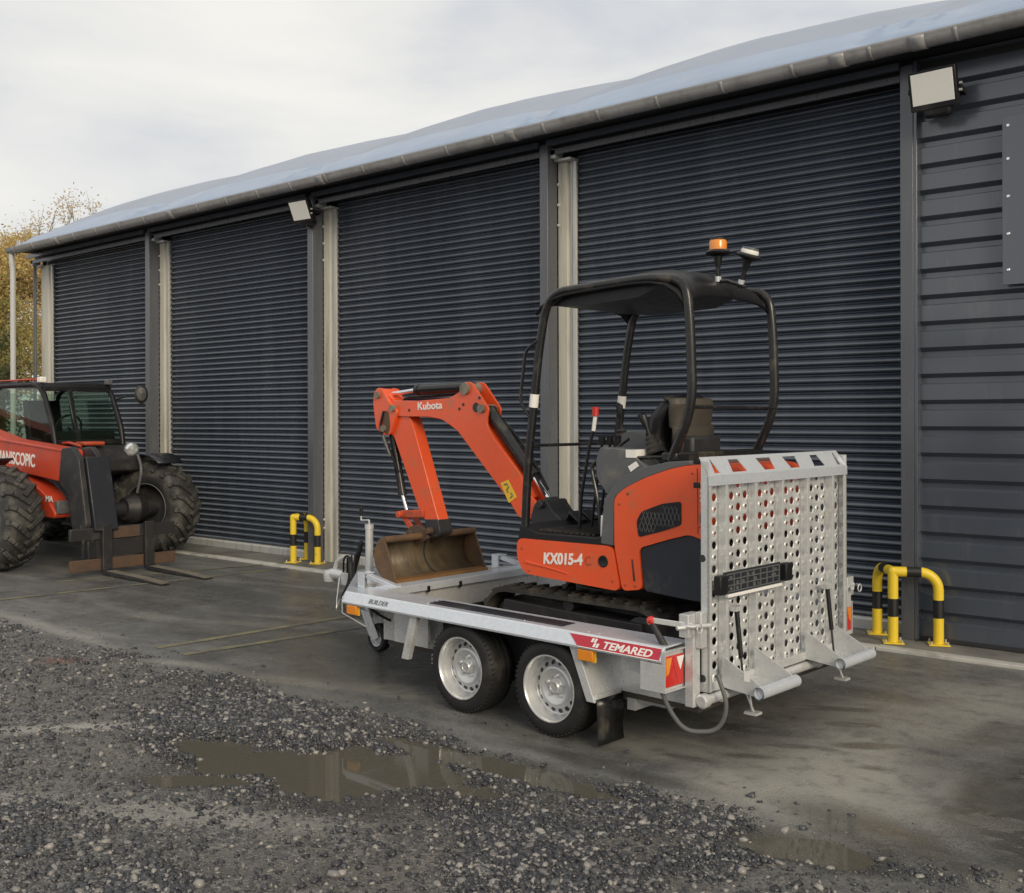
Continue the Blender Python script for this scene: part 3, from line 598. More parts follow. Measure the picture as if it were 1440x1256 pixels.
# folded side rails
def rail(Y, far):
    pf = [(-.035, .522), (-.038, .535), (-.010, .592), (.0, .598), (.205, .602), (.205, .57), (.195, .57), (.195, .592), (.01, .588), (-.012, .54)]
    rl = MB().prism([(Y(y), zz) for y, zz in pf], 'x', -1.76, .765).build('side_rail', M['galv_rail'], TR, smooth=False, bevel=.003)
    rb = MB()
    rb.box(-1.00, .06, *sorted((Y(.045), Y(.155))), .6000, .6045)
    rb.box(-1.00, .06, *sorted((Y(.075), Y(.080))), .6045, .609); rb.box(-1.00, .06, *sorted((Y(.118), Y(.123))), .6045, .609)
    rb.build('grip_strip', M['bluegrey'], rl)
    if not far:
        fx_ = lambda x, s, d=.0: (x, -.038 + .028 * s - .003 - d, .535 + .057 * s)
        st = MB().add([fx_(.165, .96), fx_(.755, .96), fx_(.755, -.02), fx_(.24, -.02)], [(0, 3, 2, 1)]).build('red_label', M['redvinyl'], rl, smooth=False)
        text('TEMARED', 'lettering', M['white'], rl, (.395, -.038 + .028 * .2 - .0045, .535 + .057 * .16), (1, 0, 0), (0, .028, .057), .053, thick=.001, sx=1.33, shear=.22, bold=.0012)
        lg = MB()
        for dx, s0 in ((0, .52), (.018, .14)):
            for ddx in (0, .020): lg.add([fx_(.325 + dx + ddx, s0 + .34, .0015), fx_(.340 + dx + ddx, s0 + .34, .0015), fx_(.333 + dx + ddx, s0, .0015), fx_(.318 + dx + ddx, s0, .0015)], [(0, 3, 2, 1)])
        lg.build('emblem', M['white'], rl, smooth=False)
        ed = MB().add([fx_(.165, 1.0, .001), fx_(.755, 1.0, .001), fx_(.755, .955, .001), fx_(.168, .955, .001)], [(0, 3, 2, 1)]); ed.add([fx_(.235, .03, .001), fx_(.755, .03, .001), fx_(.755, -.03, .001), fx_(.24, -.03, .001)], [(0, 3, 2, 1)])
        ed.build('label_border', M['white'], rl, smooth=False)
        text('BUILDER', 'lettering', M['ink'], rl, (-1.50, -.038 + .028 * .35 - .004, .535 + .057 * .32), (1, 0, 0), (0, .028, .057), .042, thick=.0006, sx=1.15, shear=.25)
    # rivet heads
    for x in (.26, .33, -1.0, -.2):
        MB().lathe([(0, .004), (.006, .002), (.008, 0)], (x, Y(.03), .6005), (0, 0, 1), 8).build('rivet', M['galv'], rl)
    # slanted stays and mudguard end plates
    def slant(x0, x1, w_, nm):
        MB().prism([(x0, .525), (x0 + w_, .525), (x1 + w_, .245), (x1, .245)], 'y', *sorted((Y(-.012), Y(.022)))).build(nm, M['galv'], TR, smooth=False, bevel=.003)
    slant(-1.115, -1.20, .062, 'mudguard_stay'); slant(.155, .275, .055, 'mudguard_stay')
    ep = MB().prism([(.195, .52), (.315, .27), (.319, .27), (.199, .52)], 'y', *sorted((Y(.022), Y(.215)))); ep.build('mudguard_end', M['galv'], TR, smooth=False)
    MB().box(.318, .334, *sorted((Y(.005), Y(.21))), .245, .285).build('flap_clamp', M['galv'], TR, smooth=False, bevel=.002)
    fl = MB(); 
    for k in range(7):
        zz = .262 - k * .04; fl.v += [(.334 + .004 * k * .5, Y(.0), zz), (.334 + .004 * k * .5 + .006 * math.sin(k), Y(.215), zz)]
    fl.f = [(2 * k, 2 * k + 1, 2 * k + 3, 2 * k + 2) for k in range(6)]; fl.mi = [0] * 6
    fl.build('mudflap', M['gloss'], TR, solid=.006)
    # outer bed side and rear corner box
    MB().box(-1.62, .78, *sorted((Y(.215), Y(.235))), .27, .585).build('bed_side', M['galv'], TR, smooth=False, bevel=.003)
    MB().box(-1.05, .18, *sorted((Y(.20), Y(.212))), .19, .56).build('arch_shade_sheet', M['black'], TR)  # added black sheet: shade inside the wheel arch put in as colour
    MB().box(-1.06, .19, *sorted((Y(.0), Y(.20))), .545, .558).build('arch_shade_sheet', M['black'], TR)  # added black sheet under the rail, deepens the same arch shade
    MB().prism([(.43, .52), (.62, .52), (.62, .43), (.47, .43)], 'y', *sorted((Y(.06), Y(.085)))).build('rear_web', M['galv'], TR, smooth=False, bevel=.002)
    cbx = MB(); y0, y1 = sorted((Y(-.036), Y(.185)))
    cbx.box(.64, .79, y0, y0 + .005, .385, .518); cbx.box(.64, .79, y1 - .005, y1, .385, .518); cbx.box(.768, .79, y0, y1, .575, .581); cbx.box(.64, .79, y0, y1, .379, .385); cbx.box(.768, .774, y0 + .006, y1 - .006, .385, .575)
    cbx.box(.768, .79, y0, y0 + .005, .518, .575); cbx.box(.768, .79, y1 - .005, y1, .518, .575)
    cbx.build('rear_light_box', M['galv'], TR, smooth=False, bevel=.0015)
    # tail lamp with amber corner and white triangle
    s0, s1 = (Y(-.026), Y(.132)); yy0, yy1 = min(s0, s1), max(s0, s1)
    tl = MB().box(.744, .784, yy0, yy1, .400, .552).build('tail_lamp', M['redlens'], TR, bevel=.006)
    out_y = s0; inn = s1; sg_ = 1 if inn > out_y else -1
    MB().prism([(out_y + sg_ * .006, .546), (out_y + sg_ * .055, .546), (out_y + sg_ * .030, .47), (out_y + sg_ * .006, .46)], 'x', .783, .7865).build('amber_corner', M['amber'], tl, smooth=False)
    MB().prism([(out_y + sg_ * .095, .543), (out_y + sg_ * .158, .543), (out_y + sg_ * .127, .475)], 'x', .783, .7865).build('white_triangle', M['white'], tl, smooth=False)
    ll = MB(); ll.prism([(out_y + sg_ * .058, .546), (out_y + sg_ * .064, .546), (out_y + sg_ * .112, .410), (out_y + sg_ * .106, .410)], 'x', .783, .7862)
    ll.build('lens_ridge', M['redlens'], tl, smooth=False)
    # rear corner post with latch lever
    y0, y1 = sorted((Y(.135), Y(.198)))
    MB().box(.787, .838, y0, y1, .285, .752).build('rear_post', M['galv'], TR, smooth=False, bevel=.004)
    lt = MB(); lt.box(.795, .85, *sorted((Y(.075), Y(.134))), .64, .755); lt.box(.839, .872, *sorted((Y(.155), Y(.207))), .58, .76); lt.bar((.86, Y(.09), .70), (.66, Y(.02), .715), .008, .028); lt.cyl((.82, Y(.02), .695), (.90, Y(.20), .695), .012, n=8)
    lt.build('latch', M['galv'], TR, bevel=.003)
    ck = MB().tube([(.90, Y(.10) + .022 * math.cos(a), .69 + .022 * math.sin(a)) for a in np.linspace(0, 6.28, 15)], .004, 6); ck.tube([(.86, Y(.05), .705), (.88, Y(.075), .70), (.90, Y(.10), .712)], .004, 6)
    ck.build('linch_pin', M['galv'], TR)
    lv = MB().tube([(.745, Y(.045), .57), (.665, Y(.03), .70)], [.020, .014], 10).build('latch_lever', M['darksteel'], TR)
    MB().lathe([(0, -.022), (.018, -.016), (.024, 0), (.018, .016), (0, .022)], (.66, Y(.028), .712), (-.5, 0, .85), 14).build('lever_knob', M['redlens'], lv)
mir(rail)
# far tail lamp top shield keeps the far corner dark
# amber side markers (near and far)
def marks(Y, far):
    for x in (-1.665, .285): 
        b_ = MB().box(x - .05, x + .05, *sorted((Y(-.036), Y(-.018))), .462, .518).build('side_marker', M['amber'], TR, bevel=.004)
        MB().box(x - .055, x + .055, *sorted((Y(-.018), Y(-.008))), .456, .524).build('marker_backing', M['yellowvinyl'], b_)
mir(marks)
# bed floor, cross wall at the front, cross-members and axles
bed = MB().box(-1.62, .80, .235, TW - .235, .235, .265).build('deck', M['wood'], TR, smooth=False)
fw = MB().box(-1.635, -1.615, .21, TW - .21, .27, .575); fw.build('front_wall', M['galv'], TR, smooth=False)
MB().prism([(-1.72, .592), (-1.72, .606), (-1.585, .606), (-1.585, .556), (-1.593, .556), (-1.593, .592)], 'y', .206, TW - .206).build('front_cap', M['galv_rail'], TR, smooth=False, bevel=.002)
cs = MB()
for yy in (.55, .85): MB().box(-1.592, -1.575, yy, yy + .02, .545, .585).build('cap_clip', M['black'], TR)
# front apron plates (the tapering nose) and drawbar
nose = MB()
top = [(-1.76, -.035), (-1.70, .0), (-1.70, TW), (-1.76, TW + .035), (-2.66, TC + .16), (-2.66, TC - .16)]
nose.prism(top, 'z', .553, .565); nose.build('nose_deck', M['galv_rail'], TR, smooth=False, bevel=.002)
for s_ in (-1, 1):
    a = (-1.76, TC + s_ * (TC + .035)); b = (-2.66, TC + s_ * .16); 
    sk = MB().add([(a[0], a[1], .555), (b[0], b[1], .555), (b[0], b[1], .42), (-2.2, (a[1] + b[1]) / 2, .41), (a[0] + .25, a[1] - s_ * .0, .40), (a[0], a[1], .46)], [(0, 1, 2, 3, 4, 5)])
    sk.build('nose_skirt', M['galv'], TR, smooth=False, solid=.004)
    MB().bar((-1.40, TC + s_ * .62, .40), (-2.72, TC + s_ * .06, .44), .06, .09).build('drawbar_arm', M['galv'], TR, smooth=False, bevel=.004)
    MB().box(-1.42, -1.10, *sorted((TC + s_ * (TC - .14), TC + s_ * (TC - .12))), .30, .52).build('front_web', M['galv'], TR, smooth=False)
# platform cradle for the bucket
for s_ in (-1, 1):
    yy = TC + s_ * .655
    MB().bar((-1.95, yy, .655), (-1.60, yy, .598), .045, .03).build('cradle_bar', M['galv_rail'], TR, smooth=False, bevel=.003)
    cb_ = MB().box(-1.985, -1.915, yy - .04, yy - .034, .567, .665); cb_.box(-1.985, -1.979, yy - .034, yy + .04, .567, .665); cb_.box(-1.985, -1.90, yy - .04, yy + .04, .665, .672)
    cb_.build('cradle_bracket', M['galv_rail'], TR, smooth=False, bevel=.002)
MB().bar((-1.95, .31, .5755), (-1.95, TW - .31, .5755), .10, .018).build('cradle_cross_bar', M['galv'], TR, smooth=False)
db = MB().box(-3.02, -2.55, TC - .05, TC + .05, .40, .50); db.build('drawbar', M['galv'], TR, smooth=False, bevel=.006)
cp = MB().lathe([(0, -.12), (.035, -.12), (.045, -.08), (.04, .06), (.03, .10), (0, .11)], (-3.10, TC, .47), (1, 0, 0), 14); cp.lathe([(0, .05), (.05, .04), (.058, 0), (.05, -.05), (.02, -.055)], (-3.22, TC, .455), (0, 0, 1), 16)
coup = cp.build('coupling', M['galv'], TR)
MB().tube(fillet([(-3.16, TC, .50), (-3.13, TC, .575), (-3.03, TC, .62), (-2.99, TC, .625)], .03), [.018] * 14, 10).build('coupling_handle', M['pipe'], coup)
MB().bar((-2.92, TC, .50), (-2.80, TC - .01, .76), .03, .035).build('brake_lever', M['black'], TR, bevel=.006)
cab_ = MB()
for k in range(4):
    cab_.tube(fillet([(-3.02 + .05 * k, TC - .02, .46), (-2.98 + .05 * k, TC - .05, .62 + .02 * k), (-2.86 + .02 * k, TC - .09, .66 - .03 * k), (-2.82 + .02 * k, TC - .12, .46), (-2.9 + .03 * k, TC - .15, .30 + .05 * k), (-2.7, TC - .12, .40)], .06), .0085, 7)
cab_.build('trailer_cable', M['black'], TR)
MB().tube([(-3.02, TC - .06, .46), (-3.0, TC - .10, .30), (-2.98, TC - .12, .22), (-2.96, TC - .10, .30)], .006, 6).build('safety_chain', M['galv'], TR)
# jockey wheel
JX, JY = -2.44, .74
jk = MB().tube([(JX, JY, .24), (JX, JY, .90)], .030, 14); jk.tube([(JX, JY, .90), (JX, JY, .935)], .034, 14); jw = jk.build('jockey_post', M['galv'], TR)
MB().tube(fillet([(JX, JY, .93), (JX, JY, .965), (JX - .12, JY + .02, .955), (JX - .12, JY + .02, 1.02)], .01), .007, 7).build('jockey_crank', M['galv'], jw)
MB().tube([(JX - .12, JY + .02, .99), (JX - .12, JY + .02, 1.06)], .014, 8).build('crank_grip', M['black'], jw)
fk = MB()
for s_ in (-1, 1): fk.prism([(JX - .05, .30), (JX + .05, .30), (JX + .16, .12), (JX + .10, .085), (JX + .05, .12)], 'y', *sorted((JY + s_ * .042, JY + s_ * .047)))
fk.box(JX - .05, JX + .05, JY - .047, JY + .047, .295, .30); fk.build('jockey_fork', M['galv'], TR, smooth=False)
WJ = (JX + .115, JY, .105)
MB().lathe([(.062, -.034), (.09, -.036), (.103, -.022), (.105, 0), (.103, .022), (.09, .036), (.062, .034)], WJ, (0, 1, 0), 28).build('jockey_tyre', M['tyre'], TR)
MB().lathe([(0, -.024), (.03, -.026), (.05, -.016), (.064, -.034), (.064, .034), (.05, .016), (0, .024)], WJ, (0, 1, 0), 24).build('jockey_rim', M['alu'], TR)
hp = MB().prism([(-1.78, .33), (-1.28, .33), (-1.28, .235), (-1.45, .235)], 'y', .62, .625).build('gusset_plate', M['galv'], TR, smooth=False)
for x, zz in ((-1.60, .305), (-1.53, .295), (-1.44, .285), (-1.36, .28)):
    MB().lathe([(0, .002), (.019, .002), (.019, 0)], (x, .619, zz), (0, -1, 0), 14).build('slot_hole', M['hood'], hp)
MB().tube(fillet([(-1.66, .10, .49), (-1.58, .2, .40), (-1.45, .4, .33), (-1.2, .6, .30), (-.6, .7, .22)], .1), .008, 7).build('wiring_loom', M['black'], TR)
un = MB()
for x in (-1.2, -.37, .35): un.box(x, x + .05, .24, TW - .24, .17, .235)
for yy in (.42, TW - .47): un.box(-1.35, .50, yy, yy + .05, .16, .232)
for x in (-.69, 0): un.box(x - .035, x + .035, .20, TW - .20, .19, .26)
un.build('chassis', M['galv'], TR, smooth=False)
# wheels
def car_wheel(x, Y, far):
    s_ = -1 if not far else 1; yc = Y(.098); wr = empty('wheel', (x, yc, .2625)); wr.parent = TR
    R_ = .2625; prof = [(.170, -.080), (.178, -.094), (.20, -.099), (.228, -.098), (.246, -.090), (.256, -.078), (R_, -.060), (R_, -.045), (.2575, -.042), (.2575, -.036), (R_, -.034), (R_, -.004), (.2575, -.002), (.2575, .004), (R_, .006), (R_, .034), (.2575, .036), (.2575, .042), (R_, .045), (R_, .060), (.256, .078), (.246, .09), (.228, .098), (.20, .099), (.178, .094), (.170, .08)]
    ty = MB().lathe(prof, (0, 0, 0), (0, 1, 0), 56).build('tyre', M['tyre'], wr, ang=40)
    sip = MB()
    for k in range(56):
        a = 2 * math.pi * k / 56
        for q0, q1 in ((-.088, -.047), (.047, .088)):
            c_a, s_a = math.cos(a), math.sin(a); r0 = R_ - .0035 - (.008 if abs(q0) > .08 else 0); r1 = R_ - .0035 - (.008 if abs(q1) > .08 else 0)
            sip.bar((c_a * (r0 + .0), q0, s_a * (r0 + .0)), (math.cos(a + .03) * r1, q1, math.sin(a + .03) * r1), .012, .010, (c_a, 0, s_a))
    tag(sip.build('tread_blocks', M['tyre'], ty, smooth=False), kind='stuff')
    o_ = s_
    rp = [(.176, .092), (.1825, .097), (.182, .101), (.176, .101), (.171, .094), (.168, .078), (.164, .066), (.158, .050), (.155, .030), (.150, .022), (.142, .020), (.118, .034), (.112, .046), (.104, .050), (.090, .048), (.072, .040), (.060, .036), (.046, .034), (.040, .040), (.036, .050), (.0, .053)]
    rim = MB().lathe([(r, h * o_) for r, h in rp], (0, 0, 0), (0, 1, 0), 48).build('rim', M['alu'], wr, ang=50)
    for k in range(16):
        a = 2 * math.pi * (k + .5) / 16; p_ = Vector((math.cos(a) * .131, o_ * .0285, math.sin(a) * .131)); nrm = Vector((math.cos(a) * .5, o_, math.sin(a) * .5)).normalized()
        MB().lathe([(0, .0022), (.0120, .0022), (.0132, 0), (.012, -.002)], p_, nrm, 12).build('rim_hole', M['hood'], rim)
    for k in range(5):
        a = 2 * math.pi * k / 5 + .3; p_ = Vector((math.cos(a) * .056, o_ * .035, math.sin(a) * .056))
        MB().cyl(p_, p_ + Vector((0, o_ * .014, 0)), .0095, .008, 6).build('wheel_bolt', M['galv'], rim)
    MB().lathe([(.036, .050 * o_), (.030, .058 * o_), (.024, .058 * o_), (.022, .054 * o_), (0, .054 * o_)], (0, 0, 0), (0, 1, 0), 20).build('hub_cap', M['alu'], rim)
    MB().cyl((.154, o_ * .03, .03), (.152, o_ * .055, .032), .004, n=6).build('valve', M['black'], rim)
mir(lambda Y, far: [car_wheel(x, Y, far) for x in (-.69, 0)])
for x in (-.69, 0):                                                # torsion arms and inner brackets seen behind the tyres
    MB().prism([(x - .42, .22), (x - .28, .235), (x - .30, .185)], 'y', .22, .228).build('jack_bracket', M['galv'], TR, smooth=False)

# ---- ramp, standing upright at the rear
XF, XS = .880, .830           # front edge of ribs, perforated sheet
RY0, RY1 = .222, 1.716; RZ0, RZ1 = .352, 1.388
RYO = -.012                   # correct lateral offset from front-edge plane
rp_root = MB(); rp_root.box(XS + .006, XF, RY0 + RYO, RY0 + RYO + .010, RZ0, 1.505); rp_root.box(XF - .010, XF, RY0 + RYO + .0, RY0 + RYO + .030, RZ0, 1.43)
rp_root.box(XS - .03, XF, RY1 + RYO - .010, RY1 + RYO, RZ0, 1.50); rp_root.box(XF - .008, XF, RY1 + RYO - .036, RY1 + RYO, RZ0, 1.44)
rp_root.box(XS - .02, XF - .003, RY0 + RYO, RY1 + RYO, RZ0, RZ0 + .045)
ramp_o = rp_root.build('ramp', M['galv'], TR, smooth=False, bevel=.002); ramp_o['label'] = 'perforated steel loading ramp standing upright'
ribs = [(.387, .412), (.678, .700), (.958, .978), (1.240, 1.266), (1.538, 1.566)]
for a, b in ribs: MB().box(XS, XF - .002, a + RYO, b + RYO, RZ0 + .002, RZ1 + .03).build('ramp_rib', M['galv'], ramp_o, smooth=False, bevel=.002)
edges = [RY0 + .010] + [v for ab in ribs for v in ab] + [RY1 - .010]
def perf(y0, y1, ncol):
    mb = MB(); nr = 17; cz = (RZ1 + .02 - RZ0 - .02) / nr; cyw = (y1 - y0) / ncol; K = 12
    for i in range(ncol):
        for j in range(nr):
            cy = y0 + (i + .5) * cyw; cz_ = RZ0 + .02 + (j + .5) * cz; hy, hz = cyw / 2, cz / 2; hole = (i + j) % 2 == 0
            r = .0205 if hole else .0185; base = len(mb.v)
            for k in range(K):
                a = 2 * math.pi * (k + .5) / K; c, s = math.cos(a), math.sin(a); m_ = 1 / max(abs(c), abs(s))
                mb.v.append((XS, cy + c * m_ * hy, cz_ + s * m_ * hz)); mb.v.append((XS, cy + c * r, cz_ + s * r))
                if not hole: mb.v.append((XS + .008, cy + c * r * .60, cz_ + s * r * .60))
            st = 2 if hole else 3
            for k in range(K):
                q = (k + 1) % K; mb.f.append((base + k * st, base + q * st, base + q * st + 1, base + k * st + 1)); mb.mi.append(0)
                if not hole: mb.f.append((base + k * st + 1, base + q * st + 1, base + q * st + 2, base + k * st + 2)); mb.mi.append(0)
    return mb
for i in range(0, len(edges), 2):
    y0, y1 = edges[i] + RYO, edges[i + 1] + RYO
    pp = perf(y0, y1, 4 if y1 - y0 > .2 else 2).build('perforated_panel', M['galv'], ramp_o, smooth=False)
    bmm = bmesh.new(); bmm.from_mesh(pp.data); bmesh.ops.remove_doubles(bmm, verts=bmm.verts, dist=.0004); bmesh.ops.recalc_face_normals(bmm, faces=bmm.faces); bmm.to_mesh(pp.data); bmm.free()
    pp.data.polygons.foreach_set('use_smooth', [True] * len(pp.data.polygons)); pp.data.set_sharp_from_angle(angle=R(25)); md = pp.modifiers.new('solid', 'SOLIDIFY'); md.thickness = .003; md.offset = 0
# bright top cap with cut-outs: lower lip plus a plate leaning back
cap = MB(); cap.box(XF - .006, XF + .002, RY0 + RYO + .004, RY1 + RYO, RZ1 - .005, 1.432)
def cp_(y, s): return (XF + .001 - .055 * s, y + RYO, 1.432 + .092 * s)
wins = []
for k, (yl, yr) in enumerate([(.287, .335), (.455, .60), (.745, .885), (1.025, 1.16), (1.325, 1.455), (1.608, 1.650)]):
    t_ = [.022, .0, .0, 0, 0, .02][k]; tri = k in (0, 5)
    if tri: wins.append([(yl, .12), (yr, .12), ((yl + yr) / 2 - .002, .86), ((yl + yr) / 2 - .012, .86)])
    elif k in (1, 4): wins.append([(yl, .12), (yr, .12), (yr - .042, .80), (yl + .010, .80)])
    else: wins.append([(yl + .032, .12), (yr, .12), (yr + .004, .80), (yl - .006, .80)])
SBOT, STOP = .12, .86
prev = [(RY0, .0), (RY0, 1.0)]
rowb = lambda y: cp_(y, 0.0); rowt = lambda y: cp_(y, 1.0)
last = (RY0, RY0)
for wv in wins:
    bl, br_, tr_, tl_ = wv; L0, L1 = last
    cap.quad(cp_(L0, bl[1]), cp_(bl[0], bl[1]), cp_(tl_[0], tl_[1]), cp_(L1, tl_[1])); last = (br_[0], tr_[0]) 
    # strips above and below the opening, from the previous edge to this one's right edge
    cap.quad(cp_(L0, 0), cp_(br_[0], 0), cp_(br_[0], bl[1]), cp_(L0, bl[1])); cap.quad(cp_(L1, tl_[1]), cp_(tr_[0], tl_[1]), cp_(tr_[0], 1), cp_(L1, 1))
cap.quad(cp_(last[0], 0), cp_(RY1, 0), cp_(RY1 - .035, 1), cp_(last[1], 1))
cap.build('ramp_top_cap', M['galv_rail'], ramp_o, smooth=False, solid=.004)
for zz in (1.49, 1.37): MB().box(XS - .035, XS - .005, RY0 + RYO - .006, RY0 + RYO + .012, zz, zz + .028).build('rubber_buffer', M['black'], ramp_o, bevel=.002)
for zz in (.42, .72, 1.02): MB().lathe([(0, .003), (.017, .003), (.019, 0)], ((XS + XF) / 2 - .01, RY0 + RYO, zz), (0, -1, 0), 14).build('side_hole', M['hood'], ramp_o)
# number plate holder: black frame with an open lattice, pale lower lip
NB0, NB1, NZ0, NZ1 = .345 + RYO, .905 + RYO, .825, .940
pb = MB().box(XF + .004, XF + .014, NB0, NB1, NZ0, NZ1).build('plate_holder', M['bluegrey'], ramp_o, bevel=.003)
lt_ = MB()
for k in range(9): yy = NB0 + .02 + k * (NB1 - NB0 - .04) / 8; lt_.box(XF + .014, XF + .019, yy - .004, yy + .004, NZ0 + .014, NZ1 - .012)
for zz in (NZ0 + .014, NZ0 + .045, NZ0 + .075, NZ1 - .012): lt_.box(XF + .0145, XF + .0185, NB0 + .02, NB1 - .02, zz - .003, zz + .003)
for k in range(14): yy = NB0 + .03 + rng.uniform(0, 1) * (NB1 - NB0 - .08); lt_.box(XF + .0142, XF + .0192, yy, yy + .022, NZ0 + .02 + .028 * (k % 3), NZ0 + .036 + .028 * (k % 3))
lt_.build('plate_lattice', M['hose'], pb)
MB().box(XF + .004, XF + .026, NB0 + .02, NB1, NZ0 - .014, NZ0 + .002).build('plate_lip', M['white'], pb, bevel=.003)
for y0, y1, nm in ((.262, .335, 'plate_lamp'), (.915, .985, 'plate_lamp')): MB().box(XF + .002, XF + .045, y0 + RYO, y1 + RYO, .835, .932).build(nm, M['black'], ramp_o, bevel=.008)
# two support feet with a cross tube each
for ya, yb in ((.345, .655), (1.205, 1.525)):
    ya += RYO * .6; yb += RYO * .6; ft = MB()
    for yy in (ya, yb): ft.prism([(XF - .005, .52), (XF - .005, .36), (1.10, .338), (1.115, .37), (1.10, .398)], 'y', yy, yy + .007)
    ft.prism([(XF, .362), (1.09, .342), (1.09, .348), (XF, .368)], 'y', ya + .007, yb)
    fo = ft.build('ramp_foot', M['galv'], ramp_o, smooth=False, bevel=.0015)
    tb = MB().tube([(1.10, ya - .025, .368), (1.10, yb + .035, .368)], .031, 20, cap=False); tb.tube([(1.10, ya - .025, .368), (1.10, yb + .035, .368)], .026, 20, cap=False)
    tb.build('foot_tube', M['galv_rail'], fo)
    MB().lathe([(0, 0), (.0255, 0)], (1.10, ya + .02, .368), (0, -1, 0), 16).build('tube_plug', M['hood'], fo)
    gy = ya + .10 if ya < .9 else yb - .10
    gs = MB().tube([(XF + .02, gy, .735), (XF + .045, gy, .50)], .0125, 12).build('gas_strut', M['black'], ramp_o); MB().tube([(XF + .045, gy, .50), (XF + .06, gy, .36)], .006, 8).build('strut_rod', M['darksteel'], gs)
    MB().box(XF - .002, XF + .035, gy - .03, gy + .03, .735, .76).build('strut_mount', M['galv'], ramp_o)
    bl_ = MB(); bl_.bar((XF + .05, gy, .37), (XF + .10, gy + .03, .23), .02, .008); bl_.box(XF + .06, XF + .13, gy + .0, gy + .06, .215, .228); bl_.cyl((XF + .09, gy + .03, .23), (XF + .07, gy + .03, .35), .006, n=8)
    bl_.build('stabiliser_pad', M['galv'], ramp_o)
ht = MB().tube([(.87, .17, .318), (.87, TW - .17, .318)], .026, 16); ht.lathe([(.0, .012), (.026, .012), (.036, .004), (.036, -.03), (.026, -.035)], (.87, .165, .318), (0, -1, 0), 18)
for yy in (.34, .86, 1.35, 1.62): ht.lathe([(.026, -.012), (.034, -.010), (.034, .010), (.026, .012)], (.87, yy, .318), (0, 1, 0), 16)
ht.build('hinge_tube', M['galv'], TR)
MB().tube(fillet([(.70, .05, .38), (.74, .07, .27), (.80, .12, .165), (.93, .22, .17), (.98, .23, .30), (.92, .225, .45)], .14, 8), .0115, 10).build('grey_hose', M['hose'], TR)
MB().tube([(.52, .30, .30), (.60, .32, .24)], .03, 8).build('tie_ring', M['galv'], TR)
lab = MB().box(1.003, 1.035, .345 + RYO * .6 - .0015, .345 + RYO * .6 - .0005, .41, .46).build('sticker', M['white'], ramp_o, smooth=False)

# ------------------------------------------------------------------ excavator (same local axes as the trailer; it faces the hitch)
EC = .94; EB = Vector((-.28, EC, .266))
EX = empty('mini_excavator', TO + Matrix.Rotation(TB, 3, 'Z') @ EB, TB, 'orange mini excavator with black canopy standing on the trailer', 'excavator')
def eb(mb, nm, m, par=None, **k): return mb.build(nm, m, par or EX, EB, **k)
# tracks
def stadium(x0, x1, z0, z1, r, n=9, grow=0.0):
    r0 = r + grow; o = []
    zc = (z0 + z1) / 2
    for cx, a0 in ((x1 - r, -90), (x0 + r, 90)):
        for k in range(n + 1):
            a = R(a0 + 180 * k / n); o.append((cx + r0 * math.cos(a), zc + r0 * math.sin(a)))
    return o
tx0, tx1, tz0, tz1 = -.955, .445, .278, .672
for s_ in (-1, 1):
    yc = EC + s_ * .375; ya, yb = yc - .115, yc + .115; rr_ = (tz1 - tz0) / 2
    o1 = stadium(tx0, tx1, tz0, tz1, rr_); o2 = stadium(tx0, tx1, tz0, tz1, rr_, grow=-.022); n_ = len(o1); mb = MB()
    mb.v = [(p[0], y, p[1]) for y in (ya, yb) for p in o1] + [(p[0], y, p[1]) for y in (ya, yb) for p in o2]
    for i in range(n_):
        j = (i + 1) % n_; mb.f += [(i, j, n_ + j, n_ + i), (2 * n_ + i, 3 * n_ + i, 3 * n_ + j, 2 * n_ + j), (i, 2 * n_ + i, 2 * n_ + j, j), (n_ + i, n_ + j, 3 * n_ + j, 3 * n_ + i)]
    mb.mi = [0] * len(mb.f); tk = eb(mb, 'rubber_track', M['rubber'], ang=40)
    # lugs: staggered bars round the belt
    per = []; L_ = 0
    for i in range(n_):
        a, b = Vector((o1[i][0], o1[i][1])), Vector((o1[(i + 1) % n_][0], o1[(i + 1) % n_][1])); per.append((L_, a, b)); L_ += (b - a).length
    K = 62; lg = MB()
    for k in range(K):
        d = L_ * k / K
        for l0, a, b in per:
            if l0 <= d < l0 + (b - a).length:
                t_ = (d - l0) / (b - a).length; p_ = a.lerp(b, t_); tg = (b - a).normalized(); nr = Vector((tg.y, -tg.x)); break
        y0, y1 = (ya + .006, yc + .02) if k % 2 else (yc - .02, yb - .006)
        c_ = p_ + nr * .007; lg.bar((c_.x, y0, c_.y), (c_.x, y1, c_.y), .030, .020, (nr.x, 0, nr.y))
    tag(eb(lg, 'track_lugs', M['rubber'], tk, smooth=False), kind='stuff')
    fr_ = MB().prism([(tx0 + .17, .60), (tx0 + .14, .50), (tx0 + .2, .38), (tx1 - .25, .38), (tx1 - .16, .47), (tx1 - .18, .575), (-.30, .585)], 'y', yc - .09, yc + .09)
    eb(fr_, 'track_frame', M['darksteel'], smooth=False, bevel=.004)
    for x, r_ in ((tx1 - rr_, .135), (tx0 + rr_, .125)): eb(MB().lathe([(0, -.085), (.05, -.085), (.055, -.06), (r_ * .8, -.055), (r_, -.05), (r_, .05), (r_ * .8, .055), (0, .07)], (x, yc, (tz0 + tz1) / 2), (0, 1, 0), 22), 'track_wheel', M['darksteel'])
    for x in (-.62, -.36, -.10): eb(MB().lathe([(0, -.08), (.058, -.08), (.062, -.04), (.062, .04), (.058, .08), (0, .08)], (x, yc, .36), (0, 1, 0), 14), 'track_roller', M['darksteel'])
    eb(MB().lathe([(0, -.07), (.04, -.07), (.04, .07), (0, .07)], (-.28, yc, .62), (0, 1, 0), 12), 'carrier_roller', M['darksteel'])
